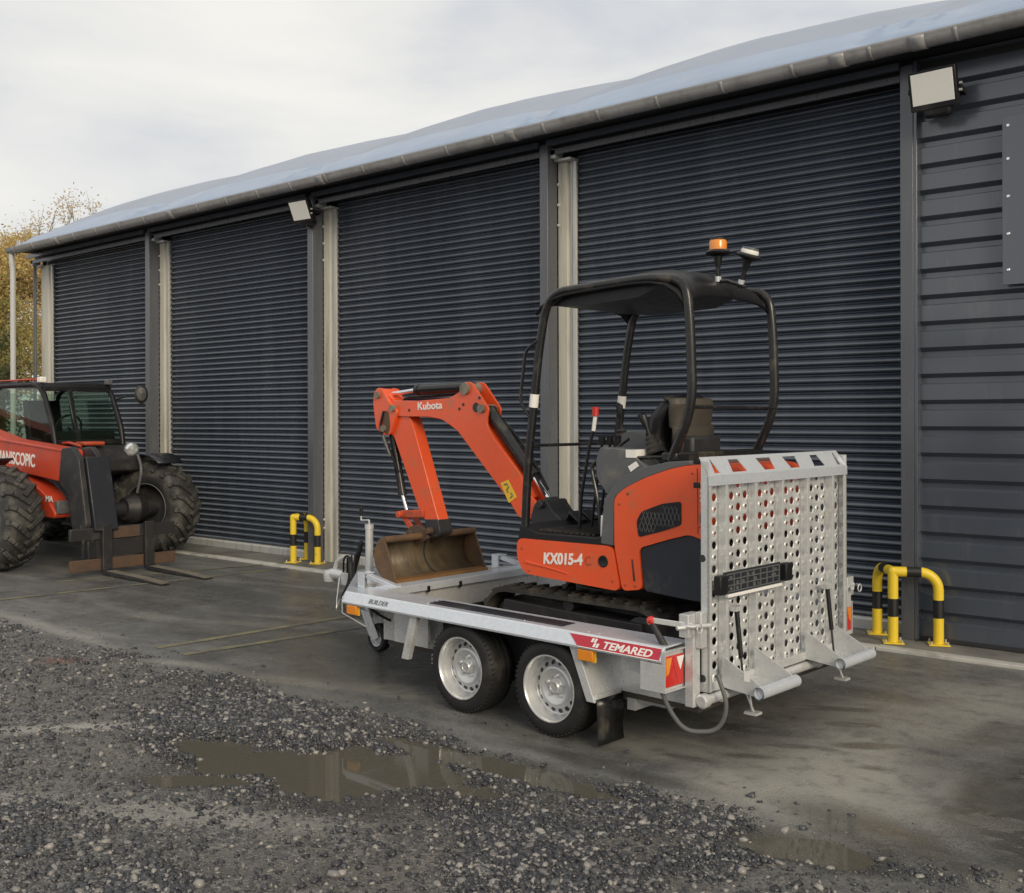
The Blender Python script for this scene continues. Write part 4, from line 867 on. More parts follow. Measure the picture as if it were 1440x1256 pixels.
uc = MB().box(-.66, .16, EC - .27, EC + .27, .42, .60); uc.lathe([(0, .60), (.27, .60), (.27, .70), (.24, .72), (0, .72)], (-.24, EC, 0), (0, 0, 1), 28)
eb(uc, 'undercarriage', M['darksteel'], bevel=.004)
bl = MB().prism([(-1.16, .30), (-1.19, .42), (-1.16, .52), (-1.145, .52), (-1.17, .42), (-1.145, .30)], 'y', EC - .48, EC + .48)
for yy in (EC - .2, EC + .18): bl.bar((-1.16, yy + .01, .42), (-.75, yy + .01, .46), .04, .09)
eb(bl, 'dozer_blade', M['darksteel'], smooth=False, bevel=.003)
# house
NF = EC - .48; FFAR = EC + .48      # near and far faces
def blob_prism(poly, ya, yb, taper=.03):
    """prism along y with the outline pulled in a little at the faces, for soft pressed-metal edges"""
    cx = sum(p[0] for p in poly) / len(poly); cz = sum(p[1] for p in poly) / len(poly); n_ = len(poly); mb = MB(); rows = [(ya, 1 - taper), (ya + .018, 1 - taper * .3), (ya + .05, 1.0), (yb - .05, 1), (yb - .018, 1 - taper * .3), (yb, 1 - taper)]
    for y, k in rows: mb.v += [(cx + (p[0] - cx) * k, y, cz + (p[1] - cz) * k) for p in poly]
    for r_ in range(5): mb.f += [(r_ * n_ + i, (r_ + 1) * n_ + i, (r_ + 1) * n_ + (i + 1) % n_, r_ * n_ + (i + 1) % n_) for i in range(n_)]
    mb.f += [tuple(range(n_)), tuple(range(6 * n_ - 1, 5 * n_ - 1, -1))]; mb.mi = [0] * len(mb.f); return mb
def smoothpoly(pts, r=.04, seg=5):
    n_ = len(pts); o = []
    for i in range(n_):
        a, b, c = Vector(pts[i - 1]), Vector(pts[i]), Vector(pts[(i + 1) % n_]); d1 = a - b; d2 = c - b; k = min(r, d1.length * .45, d2.length * .45); p1 = b + d1.normalized() * k; p2 = b + d2.normalized() * k
        for s in range(seg + 1): t = s / seg; q = p1 * (1 - t) ** 2 + b * 2 * t * (1 - t) + p2 * t * t; o.append((q.x, q.y))
    return o
sp_ = eb(blob_prism(smoothpoly([(-.665, .99), (-.668, .86), (-.60, .775), (.138, .745), (.083, .998)], .05), NF, FFAR, .012), 'side_panel', M['orange'], ang=50)
text('KX015-4', 'lettering', M['white'], sp_, (-.445, NF - .002, .853), (1, 0, .06), (0, 0, 1), .090, EB, thick=.0012, sx=.92, shear=.12, bold=.0032)
text('C', 'lettering', M['orange_dk'], sp_, (-.125, NF - .002, .872), (1, 0, .06), (0, 0, 1), .075, EB, thick=.0008, sx=.9, shear=.1)
eb(MB().lathe([(0, .0), (.024, .001), (.030, .004), (.034, .003), (.036, -.004)], (.012, NF - .001, .905), (0, -1, 0), 20), 'lock_hole', M['black'], sp_)
cr_ = MB(); cr_.prism([(-.59, .858), (-.40, .835), (-.25, .812), (-.25, .808), (-.42, .828), (-.60, .842)], 'y', NF - .006, NF + .002); eb(cr_, 'pressed_crease', M['orange'], sp_, bevel=.003)
# engine hood at the back
hood_pts = [(.146, .748), (.090, 1.0), (.090, 1.275), (.165, 1.332), (.30, 1.392), (.467, 1.447), (.60, 1.474), (.72, 1.46), (.745, 1.36), (.745, 1.06), (.60, 1.10), (.47, 1.065), (.262, 1.0), (.285, .77)]
hd = eb(blob_prism(smoothpoly(hood_pts, .035), NF, FFAR, .010), 'engine_hood', M['orange'], ang=50)
cwp = [(.262, 1.0), (.47, 1.065), (.60, 1.10), (.745, 1.05), (.755, .80), (.66, .745), (.29, .765)]
eb(blob_prism(smoothpoly(cwp, .03), NF + .012, FFAR - .012, .012), 'counterweight', M['bluegrey'], ang=50)
gp = smoothpoly([(.252, 1.15), (.285, 1.205), (.42, 1.255), (.548, 1.275), (.548, 1.148), (.42, 1.105), (.265, 1.062)], .02)
gl = eb(MB().prism(gp, 'y', NF - .004, NF + .01), 'side_grille', M['black'], hd, smooth=False)
gb = MB()
for k in range(-4, 14):
    x = .25 + k * .026
    for dx in (.09, -.09):
        a = Vector((x, 0, 1.06)); b = Vector((x + dx, 0, 1.28))
        # keep the lattice inside the opening
        for q in range(6):
            p0 = a.lerp(b, q / 6); p1 = a.lerp(b, (q + 1) / 6); mz = (p0.z + p1.z) / 2; mx_ = (p0.x + p1.x) / 2
            lo = 1.080 + (mx_ - .265) * .304; hi = 1.188 + (mx_ - .285) * .266
            if .268 < mx_ < .54 and lo < mz < hi: gb.bar((p0.x, NF - .006, p0.z), (p1.x, NF - .006, p1.z), .003, .003)
eb(gb, 'grille_lattice', M['grey'], gl)
sl = MB().prism([(.215, .935), (.222, .935), (.240, .815), (.228, .815)], 'y', NF - .003, NF + .001); eb(sl, 'panel_slot', M['hood'], hd, smooth=False)
for zz in (1.305, 1.33, 1.28): eb(MB().box(.668, .684, NF - .003, NF + .002, zz, zz + .012), 'warning_sticker', M['white'], hd)
eb(MB().prism([(.655, 1.38), (.685, 1.385), (.683, 1.365), (.66, 1.362)], 'y', NF - .003, NF + .001), 'warning_sticker', M['amber'], hd)
for x, zz in ((-.62, .93), (-.56, .80), (.08, .80), (.13, 1.24), (.19, 1.30), (.62, 1.43), (.17, .79), (.24, .79), (.66, 1.15)):
    eb(MB().lathe([(0, .004), (.007, .003), (.010, 0)], (x, NF - .0005, zz), (0, -1, 0), 8), 'panel_bolt', M['orange_dk'], hd)
eb(MB().prism([(.648, 1.455), (.652, 1.455), (.655, 1.11), (.651, 1.11)], 'y', NF - .0015, NF + .002), 'panel_seam', M['hood'], hd, smooth=False)
eb(MB().tube(fillet([(.69, NF - .012, 1.22), (.69, NF - .03, 1.22), (.69, NF - .03, 1.17), (.69, NF - .012, 1.17)], .01), .005, 6), 'hood_latch', M['black'], hd)
# grey moulding along the hood edge and operator's floor
gm_ = MB().prism([(.083, 1.0), (-.01, 1.005), (.018, 1.26), (.075, 1.335), (.165, 1.40), (.30, 1.45), (.46, 1.485), (.60, 1.495), (.60, 1.472), (.465, 1.445), (.30, 1.39), (.165, 1.33), (.092, 1.276)], 'y', NF + .004, FFAR - .004)
eb(gm_, 'hood_moulding', M['grey'], ang=40, bevel=.004)
fl_ = MB().prism([(-.645, 1.075), (-.662, .985), (.085, .99), (.02, 1.055), (-.05, 1.035), (-.50, 1.03)], 'y', NF + .008, FFAR - .008)
eb(fl_, 'floor_step', M['black'], smooth=False, bevel=.006)
mt_ = MB()
for k in range(12): mt_.box(-.58 + k * .042, -.565 + k * .042, NF + .06, FFAR - .06, 1.036, 1.046)
eb(mt_, 'floor_mat', M['rubber'])
# left console with arm-rest, far console
cn = MB().prism(smoothpoly([(-.065, 1.48), (-.035, 1.556), (.20, 1.545), (.235, 1.49), (.30, 1.45), (.12, 1.34), (.03, 1.27), (-.06, 1.375)], .02), 'y', NF + .03, NF + .20)
con = eb(cn, 'control_console', M['grey'], ang=40, bevel=.006)
eb(MB().box(.155, .225, NF + .026, NF + .205, 1.50, 1.545), 'console_label', M['white'], con)
eb(MB().prism([(.19, 1.42), (.245, 1.455), (.225, 1.48), (.17, 1.45)], 'y', NF + .026, NF + .032), 'service_sticker', M['white'], con)
fc = MB().prism(smoothpoly([(-.50, 1.34), (-.46, 1.60), (-.36, 1.645), (-.22, 1.60), (-.16, 1.36)], .05), 'y', FFAR - .22, FFAR - .05); eb(fc, 'control_console', M['grey'], ang=40)
def joystick(x, y, z0, lean, h_):
    bw = MB(); prof = []
    for k in range(9): prof.append((.052 - .0035 * k + (.007 if k % 2 else -.003), k * .014))
    bw.lathe(prof, (x, y, z0), (lean, 0, 1), 16); b = eb(bw, 'joystick_boot', M['rubber'])
    d = Vector((lean, 0, 1)).normalized(); p0 = Vector((x, y, z0)) + d * .10; p1 = p0 + d * h_
    eb(MB().tube([p0, p0.lerp(p1, .45), p0.lerp(p1, .6), p1, p1 + Vector((-.02, 0, .012))], [.012, .012, .020, .024, .018], 10), 'joystick_grip', M['black'], b)
joystick(.285, NF + .14, 1.52, -.45, .13); joystick(-.46, FFAR - .16, 1.54, -.10, .16)
def lever(pts, r_, knob=None, km='black'):
    o = eb(MB().tube(pts, r_, 8), 'control_lever', M['black'])
    if knob: eb(MB().tube([pts[-1], Vector(pts[-1]) + Vector(knob)], [.020, .023], 10), 'lever_knob', M[km], o)
lv = [(-.38, .72, 1.04), (-.372, .73, 1.25), (-.32, .75, 1.57), (-.292, .75, 1.645), (-.277, .75, 1.735)]
lever(lv, .010, (.002, 0, .055), 'redlens'); eb(MB().tube(lv[-2:], .0125, 8), 'lever_sleeve', M['white'])
for yy in (.86, .94, 1.02): lever(fillet([(-.40, yy, 1.04), (-.36, yy, 1.30), (-.33, yy + .02, 1.56)], .1), .009, (0, 0, .05))
for yy in (.88, 1.0): eb(MB().prism([(-.66, 1.05), (-.60, 1.13), (-.52, 1.075), (-.53, 1.06), (-.60, 1.11), (-.64, 1.045)], 'y', yy, yy + .09), 'foot_pedal', M['darksteel'], bevel=.004)
eb(MB().tube(fillet([(.44, NF + .05, 1.51), (-.04, NF + .05, 1.485), (-.118, NF + .05, 1.45), (-.07, NF + .05, 1.27), (-.035, NF + .05, 1.05)], .06), .0115, 10), 'hand_rail', M['gloss'])
eb(MB().tube(fillet([(-.02, NF + .22, 1.05), (-.12, NF + .24, 1.30), (-.08, NF + .25, 1.55), (.0, NF + .26, 1.60)], .06), .010, 10), 'lock_lever', M['gloss'])
eb(MB().tube([(-.015, NF + .02, 1.02), (-.008, NF + .02, 1.12), (-.004, NF + .02, 1.165)], [.006, .010, .012], 8), 'grease_gun_tip', M['white'])
# seat
st = MB().prism(smoothpoly([(-.08, 1.38), (-.08, 1.47), (.02, 1.50), (.40, 1.47), (.40, 1.38)], .03), 'y', EC - .23, EC + .23); seat = eb(st, 'seat_cushion', M['black'], ang=40, bevel=.012)
sb = MB(); bk = [(.22, 1.46, .20), (.165, 1.54, .225), (.150, 1.62, .235), (.175, 1.72, .23), (.235, 1.80, .20), (.285, 1.832, .15)]
for (x, z, hw) in bk:
    for k in range(9):
        u = -1 + 2 * k / 8; sb.v.append((x + .055 * (1 - abs(u) ** 2.2) * 1.0, EC + u * hw, z))
for i in range(5): sb.f += [(i * 9 + k, i * 9 + k + 1, (i + 1) * 9 + k + 1, (i + 1) * 9 + k) for k in range(8)]
sb.mi = [0] * len(sb.f); eb(sb, 'backrest', M['black'], seat, solid=.06, ang=60)
sh = MB(); bk2 = [(.375, 1.50, .17), (.365, 1.60, .20), (.372, 1.665, .21), (.350, 1.672, .208), (.352, 1.76, .215), (.362, 1.80, .222), (.352, 1.826, .215), (.29, 1.838, .18)]
for (x, z, hw) in bk2:
    for k in range(9): u = -1 + 2 * k / 8; sh.v.append((x - .07 * abs(u) ** 2.4, EC + u * hw, z))
for i in range(7): sh.f += [(i * 9 + k, i * 9 + k + 1, (i + 1) * 9 + k + 1, (i + 1) * 9 + k) for k in range(8)]
ss = eb(MB().box(.24, .40, EC - .15, EC + .15, 1.44, 1.62), 'seat_suspension', M['darksteel'], seat, bevel=.02)
sh.mi = [0] * len(sh.f); eb(sh, 'seat_shell', M['seatback'], seat, solid=.02, ang=35)
# canopy: two side hoops, cross tubes and a shallow pressed roof
NP, FP = EC - .435, EC + .435
def hoop(y):
    pts = fillet([(-.635, y, 1.02), (-.612, y, 1.42), (-.51, y, 2.18), (-.44, y, 2.475), (.30, y, 2.50), (.55, y, 2.47), (.575, y, 2.25), (.592, y, 1.78), (.45, y, 1.49)], .15, 7)
    return MB().tube(pts, .0265, 14)
for y in (NP, FP): 
    hh = eb(hoop(y), 'canopy_post', M['gloss'])
    eb(MB().tube([(-.563, y, 1.79), (-.552, y, 1.87)], .0285, 14, cap=False), 'white_tape', M['white'], hh)
eb(MB().tube([(.592, NP, 1.78), (.592, FP, 1.78)], .009, 8), 'cross_bar', M['gloss']); eb(MB().tube([(-.60, NP, 1.555), (-.60, FP + .02, 1.555)], .010, 8), 'cross_bar', M['gloss'])
eb(MB().box(.40, .50, NP - .02, FP + .02, 1.485, 1.535), 'rear_cross_beam', M['gloss'], bevel=.01)
rf = MB(); RXs = [-.52, -.48, -.40, -.30, -.15, .05, .20, .32, .42, .50, .555]; RZs = [2.41, 2.455, 2.492, 2.512, 2.522, 2.53, 2.535, 2.53, 2.51, 2.46, 2.38]
for x, zt in zip(RXs, RZs):
    for k in range(13):
        u = -1 + 2 * k / 12; crown = .035 * (1 - u * u) - .05 * max(0, abs(u) - .8) / .2; rib = .012 if (3 <= k <= 9 and .0 < x < .45 and k % 3 == 0) else 0
        rf.v.append((x, EC + u * (.455), zt - .012 + crown + rib))
rf.f = [(i * 13 + k, i * 13 + k + 1, (i + 1) * 13 + k + 1, (i + 1) * 13 + k) for i in range(10) for k in range(12)]; rf.mi = [0] * len(rf.f)
croof = eb(rf, 'canopy_roof', M['black'], ang=40, solid=.016)
eb(MB().prism([(-.42, 2.40), (-.20, 2.385), (.20, 2.40), (.40, 2.47), (-.30, 2.48)], 'y', NP + .03, FP - .03), 'roof_lining', M['black'], ang=40)
eb(MB().tube([(-.20, EC - .10, 2.545), (-.16, EC - .08, 2.585), (-.12, EC - .06, 2.545)], .006, 6), 'lifting_eye', M['gloss'], croof)
eb(MB().tube(fillet([(-.51, NP - .02, 2.19), (-.60, NP - .03, 2.14), (-.647, NP - .03, 1.82), (-.575, NP - .02, 1.73)], .05), .010, 8), 'grab_rail', M['gloss'])
def beacon(x, y, zb, lean, lens, lab, lh):
    ax = Vector((lean, 0, 1)).normalized(); o = Vector((x, y, zb)); b = MB().tube([o, o + ax * .14], .014, 10); b.lathe([(.013, .10), (.022, .14), (.026, .165), (.068, .178), (.072, .188), (.060, .200), (0, .20)], o, ax, 24)
    bb = eb(b, 'beacon', M['black']); bb['label'] = lab
    eb(MB().lathe([(.050, .20), (.051, .20 + lh), (.046, .212 + lh), (0, .214 + lh)], o, ax, 24), 'beacon_lens', M[lens], bb)
    eb(MB().lathe([(.048, .212 + lh), (.044, .222 + lh), (0, .224 + lh)], o, ax, 24), 'beacon_cap', M['black' if lens == 'amber' else 'grey'], bb)
    eb(MB().tube([o + ax * .02, o + ax * .05], .018, 10), 'beacon_clamp', M['galv'], bb)
beacon(.50, .90, 2.475, 0.0, 'amber', 'amber flashing beacon on an upright stem', .045); beacon(.62, .93, 2.45, .34, 'white', 'tilted beacon with a pale worn lens', .012)
eb(MB().tube([(.45, .90, 2.50), (.56, .90, 2.495), (.66, .93, 2.455)], .010, 8), 'beacon_bracket', M['gloss'], croof)
# swing bracket, boom, arm
sw = MB().prism(smoothpoly([(-.90, 1.07), (-.86, 1.17), (-.77, 1.20), (-.70, 1.12), (-.62, 1.07), (-.58, .90), (-.84, .92)], .02), 'y', EC - .10, EC + .10); sw.cyl((-.74, EC, .80), (-.74, EC, 1.10), .085, n=20); sw.cyl((-.80, EC - .13, 1.165), (-.80, EC + .13, 1.165), .028, n=14)
eb(sw, 'swing_bracket', M['darksteel'], bevel=.006)
BN, BF = EC - .068, EC + .068
boom_poly = smoothpoly([(-2.36, 1.80), (-2.34, 1.86), (-2.05, 1.852), (-1.70, 1.868), (-1.60, 1.91), (-1.585, 1.95), (-1.56, 1.975), (-1.48, 1.978), (-1.31, 1.79), (-1.325, 1.74), (-1.33, 1.68), (-1.27, 1.595), (-1.015, 1.35), (-.95, 1.235), (-.80, 1.11), (-.80, 1.06), (-1.03, 1.06), (-1.12, 1.17), (-1.625, 1.64), (-1.775, 1.715), (-1.93, 1.737), (-2.15, 1.738), (-2.34, 1.745)], .03, 4)
bm = MB()
for ya, yb in ((BN, BN + .016), (BF - .016, BF)): bm.prism(boom_poly, 'y', ya, yb)
inner = [(-2.20, 1.85), (-1.70, 1.862), (-1.50, 1.80), (-1.36, 1.68), (-1.03, 1.34), (-.95, 1.20), (-1.05, 1.09), (-1.13, 1.185), (-1.63, 1.648), (-1.78, 1.722), (-2.20, 1.745)]
bm.prism(inner, 'y', BN + .016, BF - .016)
boom = eb(bm, 'boom', M['orange'], ang=30, bevel=.003)
text('Kubota', 'lettering', M['white'], boom, (-2.042, BN - .0025, 1.787), (1, 0, .03), (0, 0, 1), .076, EB, thick=.0012, sx=1.18, bold=.0014)
yl = MB().add([(-1.200, BN - .002, 1.285), (-1.125, BN - .002, 1.312), (-1.046, BN - .002, 1.200), (-1.122, BN - .002, 1.155)], [(0, 3, 2, 1)]); yl = eb(yl, 'warning_label', M['yellowvinyl'], boom, smooth=False)
wk = MB(); wk.tube([(-1.165, BN - .003, 1.275), (-1.14, BN - .003, 1.285), (-1.12, BN - .003, 1.26), (-1.14, BN - .003, 1.245), (-1.125, BN - .003, 1.225)], .005, 6); wk.tube([(-1.10, BN - .003, 1.225), (-1.085, BN - .003, 1.205), (-1.105, BN - .003, 1.19)], .005, 6); eb(wk, 'label_pictogram', M['ink'], yl)
eb(MB().lathe([(0, .003), (.030, .003), (.034, 0)], (-1.435, BN, 1.80), (0, -1, 0), 18), 'boom_hole', M['hood'], boom)
for x, zz, r_ in ((-1.535, 1.93, .042), (-1.375, 1.79, .030)): eb(MB().cyl((x, BN - .022, zz), (x, BF + .022, zz), r_, n=16), 'boom_pin', M['forksteel'], boom)
for x, zz in ((-1.56, 1.82), (-1.40, 1.865), (-1.60, 1.79), (-2.135, 1.785)): eb(MB().lathe([(0, .003), (.011, .003), (.012, 0)], (x, BN, zz), (0, -1, 0), 10), 'boom_hole', M['hood'], boom)
AN, AF = EC - .052, EC + .052
arm_poly = smoothpoly([(-2.535, 1.84), (-2.525, 1.925), (-2.475, 1.955), (-2.425, 1.95), (-2.40, 1.905), (-2.30, 1.85), (-2.20, 1.80), (-2.125, 1.70), (-2.085, 1.605), (-1.832, .975), (-1.842, .945), (-1.938, .945), (-2.035, 1.035), (-2.27, 1.475), (-2.335, 1.60), (-2.42, 1.605), (-2.50, 1.65)], .03, 4)
am = MB().prism(arm_poly, 'y', AN, AF)
for s_ in (-1, 1): am.prism(smoothpoly([(-2.535, 1.84), (-2.525, 1.925), (-2.475, 1.96), (-2.425, 1.95), (-2.37, 1.87), (-2.25, 1.78), (-2.34, 1.60), (-2.42, 1.60), (-2.50, 1.65)], .025, 4), 'y', *sorted((EC + s_ * .052, EC + s_ * .085)))
arm = eb(am, 'dipper_arm', M['orange'], ang=30, bevel=.004)
eb(MB().prism(smoothpoly([(-1.975, .99), (-1.835, 1.0), (-1.805, .90), (-1.86, .868), (-1.95, .875)], .02), 'y', AN - .012, AF + .012), 'arm_tip', M['darksteel'], arm, bevel=.004)
for x, zz in ((-2.47, 1.90), (-2.30, 1.80), (-2.40, 1.65)): eb(MB().cyl((x, EC - .105, zz), (x, EC + .105, zz), .026, n=14), 'arm_pin', M['forksteel'], arm)
sl_ = MB().prism(smoothpoly([(-2.42, 1.76), (-2.385, 1.79), (-2.345, 1.76), (-2.33, 1.66), (-2.36, 1.60), (-2.40, 1.62)], .02), 'y', EC - .0885, EC - .083); eb(sl_, 'arm_slot', M['brown'], arm, smooth=False)
def ram(a, b, c, rb, rr_, yo=EC, nm='hydraulic_ram'):
    a, b, c = Vector((a[0], yo, a[1])), Vector((b[0], yo, b[1])), Vector((c[0], yo, c[1])); d = (b - a).normalized()
    m_ = MB().tube([a, b], rb, 16); m_.tube([b - d * .03, b], rb * 1.12, 16); m_.lathe([(rb * .9, -.03), (rb * .9, .03)], a, (0, 1, 0), 14); o = eb(m_, nm, M['gloss'])
    eb(MB().tube([b, c], rr_, 12), 'ram_rod', M['chrome'], o); eb(MB().cyl(c - Vector((0, .045, 0)), c + Vector((0, .045, 0)), rb * .8, n=14), 'rod_eye', M['darksteel'], o)
    eb(MB().tube([a + d * .06 + Vector((0, -rb, -.0)), a.lerp(b, .5) + Vector((0, -rb - .006, 0)), b - d * .05 + Vector((0, -rb, 0))], .006, 6), 'ram_pipe', M['black'], o)
ram((-1.54, 1.945), (-2.125, 1.935), (-2.47, 1.905), .036, .017, nm='arm_ram')
ram((-1.36, 1.775), (-.955, 1.335), (-.80, 1.175), .042, .020, nm='boom_ram')
ram((-2.415, 1.66), (-2.29, 1.15), (-2.235, 1.02), .030, .015, nm='bucket_ram')
hs = MB()
hs.tube(fillet([(-.86, EC + .03, 1.25), (-1.02, EC + .05, 1.46), (-1.22, EC + .05, 1.66), (-1.34, EC + .03, 1.74)], .1), .011, 8); hs.tube(fillet([(-.84, EC - .02, 1.22), (-1.0, EC + .0, 1.42), (-1.20, EC + .02, 1.63), (-1.33, EC - .01, 1.72)], .1), .010, 8)
hs.tube(fillet([(-1.62, EC + .02, 1.90), (-2.0, EC + .03, 1.885), (-2.3, EC + .03, 1.88), (-2.38, EC + .05, 1.80)], .1), .010, 8)
hs.tube(fillet([(-2.40, EC - .09, 1.78), (-2.44, EC - .10, 1.65), (-2.39, EC - .06, 1.52), (-2.30, EC - .03, 1.32)], .06), .010, 8)
eb(hs, 'hydraulic_hose', M['black'])
ho = MB(); ho.tube([(-2.415, EC - .088, 1.60), (-2.395, EC - .075, 1.53), (-2.365, EC - .055, 1.44)], [.010, .013, .009], 8); eb(ho, 'hose_fitting', M['hose'])
lk = MB()
for s_ in (-1, 1): lk.bar((-2.235, EC + s_ * .06, 1.015), (-1.99, EC + s_ * .06, 1.03), .016, .055); lk.bar((-2.225, EC + s_ * .045, 1.0), (-2.10, EC + s_ * .045, .875), .016, .05)
lk.cyl((-2.235, EC - .10, 1.012), (-2.235, EC + .08, 1.012), .026, n=12)
eb(lk, 'bucket_link', M['orange_dk'], bevel=.006)
hg = MB()
for s_ in (-1, 1): hg.prism(smoothpoly([(-2.16, .88), (-2.10, .935), (-2.02, .95), (-1.95, .93), (-1.90, .86), (-1.97, .83), (-2.05, .80)], .02), 'y', *sorted((EC + s_ * .072, EC + s_ * .092)))
for x, zz in ((-2.09, .885), (-1.90, .915)): hg.cyl((x, EC - .11, zz), (x, EC + .11, zz), .024, n=12)
eb(hg, 'bucket_hanger', M['brown'], bevel=.004)
# grading bucket, mouth towards the machine
Y0, Y1 = EC - .44, EC + .44
shell = [(-1.845, .592), (-1.93, .590), (-2.01, .612), (-2.07, .68), (-2.088, .745), (-2.07, .815), (-2.03, .872), (-1.975, .885)]
bs = MB(); shell2 = fillet([(p[0], 0, p[1]) for p in shell], .05, 3); n_ = len(shell2)
bs.v = [(p.x, Y0, p.z) for p in shell2] + [(p.x, Y1, p.z) for p in shell2]; bs.f = [(i, i + 1, n_ + i + 1, n_ + i) for i in range(n_ - 1)]; bs.mi = [0] * len(bs.f)
bk_ = eb(bs, 'bucket', M['rust_in'], solid=.012, ang=50)
for yy in (Y0, Y1): eb(MB().prism(smoothpoly([(p.x, p.z) for p in shell2], .004, 1), 'y', yy - .007, yy + .007), 'bucket_side', M['rust'], bk_, smooth=False, bevel=.002)
eb(MB().prism([(-1.825, .583), (-1.83, .604), (-1.91, .608), (-1.93, .586)], 'y', Y0 - .004, Y1 + .004), 'cutting_edge', M['rust_edge'], bk_, smooth=False, bevel=.002)
eb(MB().tube([(-1.978, Y0 - .005, .872), (-1.978, Y1 + .005, .872)], .024, 12), 'bucket_lip', M['rust'], bk_)
rb_ = MB(); rb_.tube([(p.x + .008, EC + .02, p.z + .003) for p in shell2[2:-2]], .006, 6); eb(rb_, 'bucket_seam', M['hood'], bk_)

# ------------------------------------------------------------------ telehandler (faces +x)
TB_ = Vector((-13.4, 6.62, 0))
TE = empty('telehandler', TB_, 0, 'red telehandler with black cab and muddy tyres parked by the far shutter', 'telehandler')
def te(mb, nm, m, par=None, **k): return mb.build(nm, m, par or TE, TB_, **k)
def tractor_wheel(x, y, side, steer=0.0):
    R_ = .60; W_ = .21; wr = empty('wheel', Vector((x, y, R_)) - TB_, steer); wr.parent = TE
    pf = [(.30, -.15), (.33, -.19), (.42, -.215), (.50, -.205), (.545, -.18), (.558, -.12), (.565, 0), (.558, .12), (.545, .18), (.50, .205), (.42, .215), (.33, .19), (.30, .15)]
    ty = MB().lathe(pf, (0, 0, 0), (0, 1, 0), 44).build('tyre', M['tractor_tyre'], wr, ang=50)
    lg = MB(); K = 19
    for s_ in (-1, 1):
        for k in range(K):
            a0 = 2 * math.pi * (k + (.5 if s_ > 0 else 0)) / K; P_ = []
            for t_ in range(5):
                yy = s_ * (-.02 + .215 * t_ / 4); a = a0 + (.30 * t_ / 4) * 1.0; rr_ = .580 - (.012 if t_ < 4 else .060) 
                P_.append(Vector((math.cos(a) * rr_, yy, math.sin(a) * rr_)))
            P_.append(Vector((math.cos(a0 + .31) * .475, s_ * .213, math.sin(a0 + .31) * .475)))
            for t_ in range(5):
                n_ = Vector((P_[t_].x, 0, P_[t_].z)).normalized() if t_ < 4 else (Vector((P_[t_].x, 0, P_[t_].z)).normalized() + Vector((0, s_, 0))).normalized()
                lg.bar(P_[t_], P_[t_ + 1], .055, .062, n_)
    tag(lg.build('tread_lugs', M['tractor_tyre'], ty, smooth=False, bevel=.006, seg=1), kind='stuff')
    s_ = side
    rim = MB().lathe([(.30, .16 * s_), (.315, .175 * s_), (.305, .18 * s_), (.29, .16 * s_), (.28, .10 * s_), (.27, .0), (.20, -.03 * s_), (.15, -.02 * s_), (.14, .05 * s_), (0, .06 * s_)], (0, 0, 0), (0, 1, 0), 32).build('rim', M['grey'], wr)
    rim2 = MB().lathe([(.30, -.16 * s_), (.315, -.175 * s_), (.305, -.18 * s_), (.29, -.16 * s_), (.285, -.06 * s_), (.20, -.05 * s_), (.12, -.06 * s_), (.10, -.20 * s_), (0, -.20 * s_)], (0, 0, 0), (0, 1, 0), 32).build('rim_inside', M['darksteel'], rim)
    MB().tube([(math.cos(a) * .308, -.182 * s_, math.sin(a) * .308) for a in np.linspace(0, 2 * math.pi, 33)], .007, 6).build('rim_edge', M['hose'], rim)
AX = -12.32
tractor_wheel(AX, 5.60, -1, R(10)); tractor_wheel(AX, 7.60, 1, R(20)); tractor_wheel(-15.0, 5.62, -1); tractor_wheel(-15.0, 7.60, 1)
ax_ = MB().cyl((AX, 5.75, .60), (AX, 7.45, .60), .09, n=14); ax_.box(AX - .18, AX + .16, 6.45, 6.80, .45, .78); te(MB().cyl((-15.0, 5.75, .60), (-15.0, 7.45, .60), .09, n=14), 'axle', M['darksteel']); ax_.lathe([(.0, -.16), (.14, -.14), (.19, 0), (.14, .16), (0, .18)], (AX, 7.30, .60), (0, 1, 0), 16)
te(ax_, 'axle', M['darksteel'])
ch = MB().prism([(-15.6, .62), (-15.7, 1.02), (-12.55, .98), (-12.2, .80), (-12.2, .50), (-15.2, .50)], 'y', 6.35, 6.95); te(ch, 'chassis', M['darksteel'], smooth=False, bevel=.02)
cu = MB().prism(smoothpoly([(-12.55, 1.06), (-12.25, .99), (-11.95, .86), (-11.72, .66), (-11.75, .60), (-12.05, .60), (-12.4, .75), (-12.9, .82), (-12.9, 1.05)], .04), 'y', 5.97, 6.20); fwd = te(cu, 'front_cowl', M['red'], bevel=.015, ang=40)
te(MB().box(-11.78, -11.70, 5.99, 6.19, .65, .80), 'cowl_lamp', M['grey'], fwd, bevel=.01)
text('MA', 'lettering', M['white'], fwd, (-11.93, 5.965, .79), (1, 0, 0), (0, 0, 1), .09, TB_, thick=.001, sx=1.3, bold=.003)
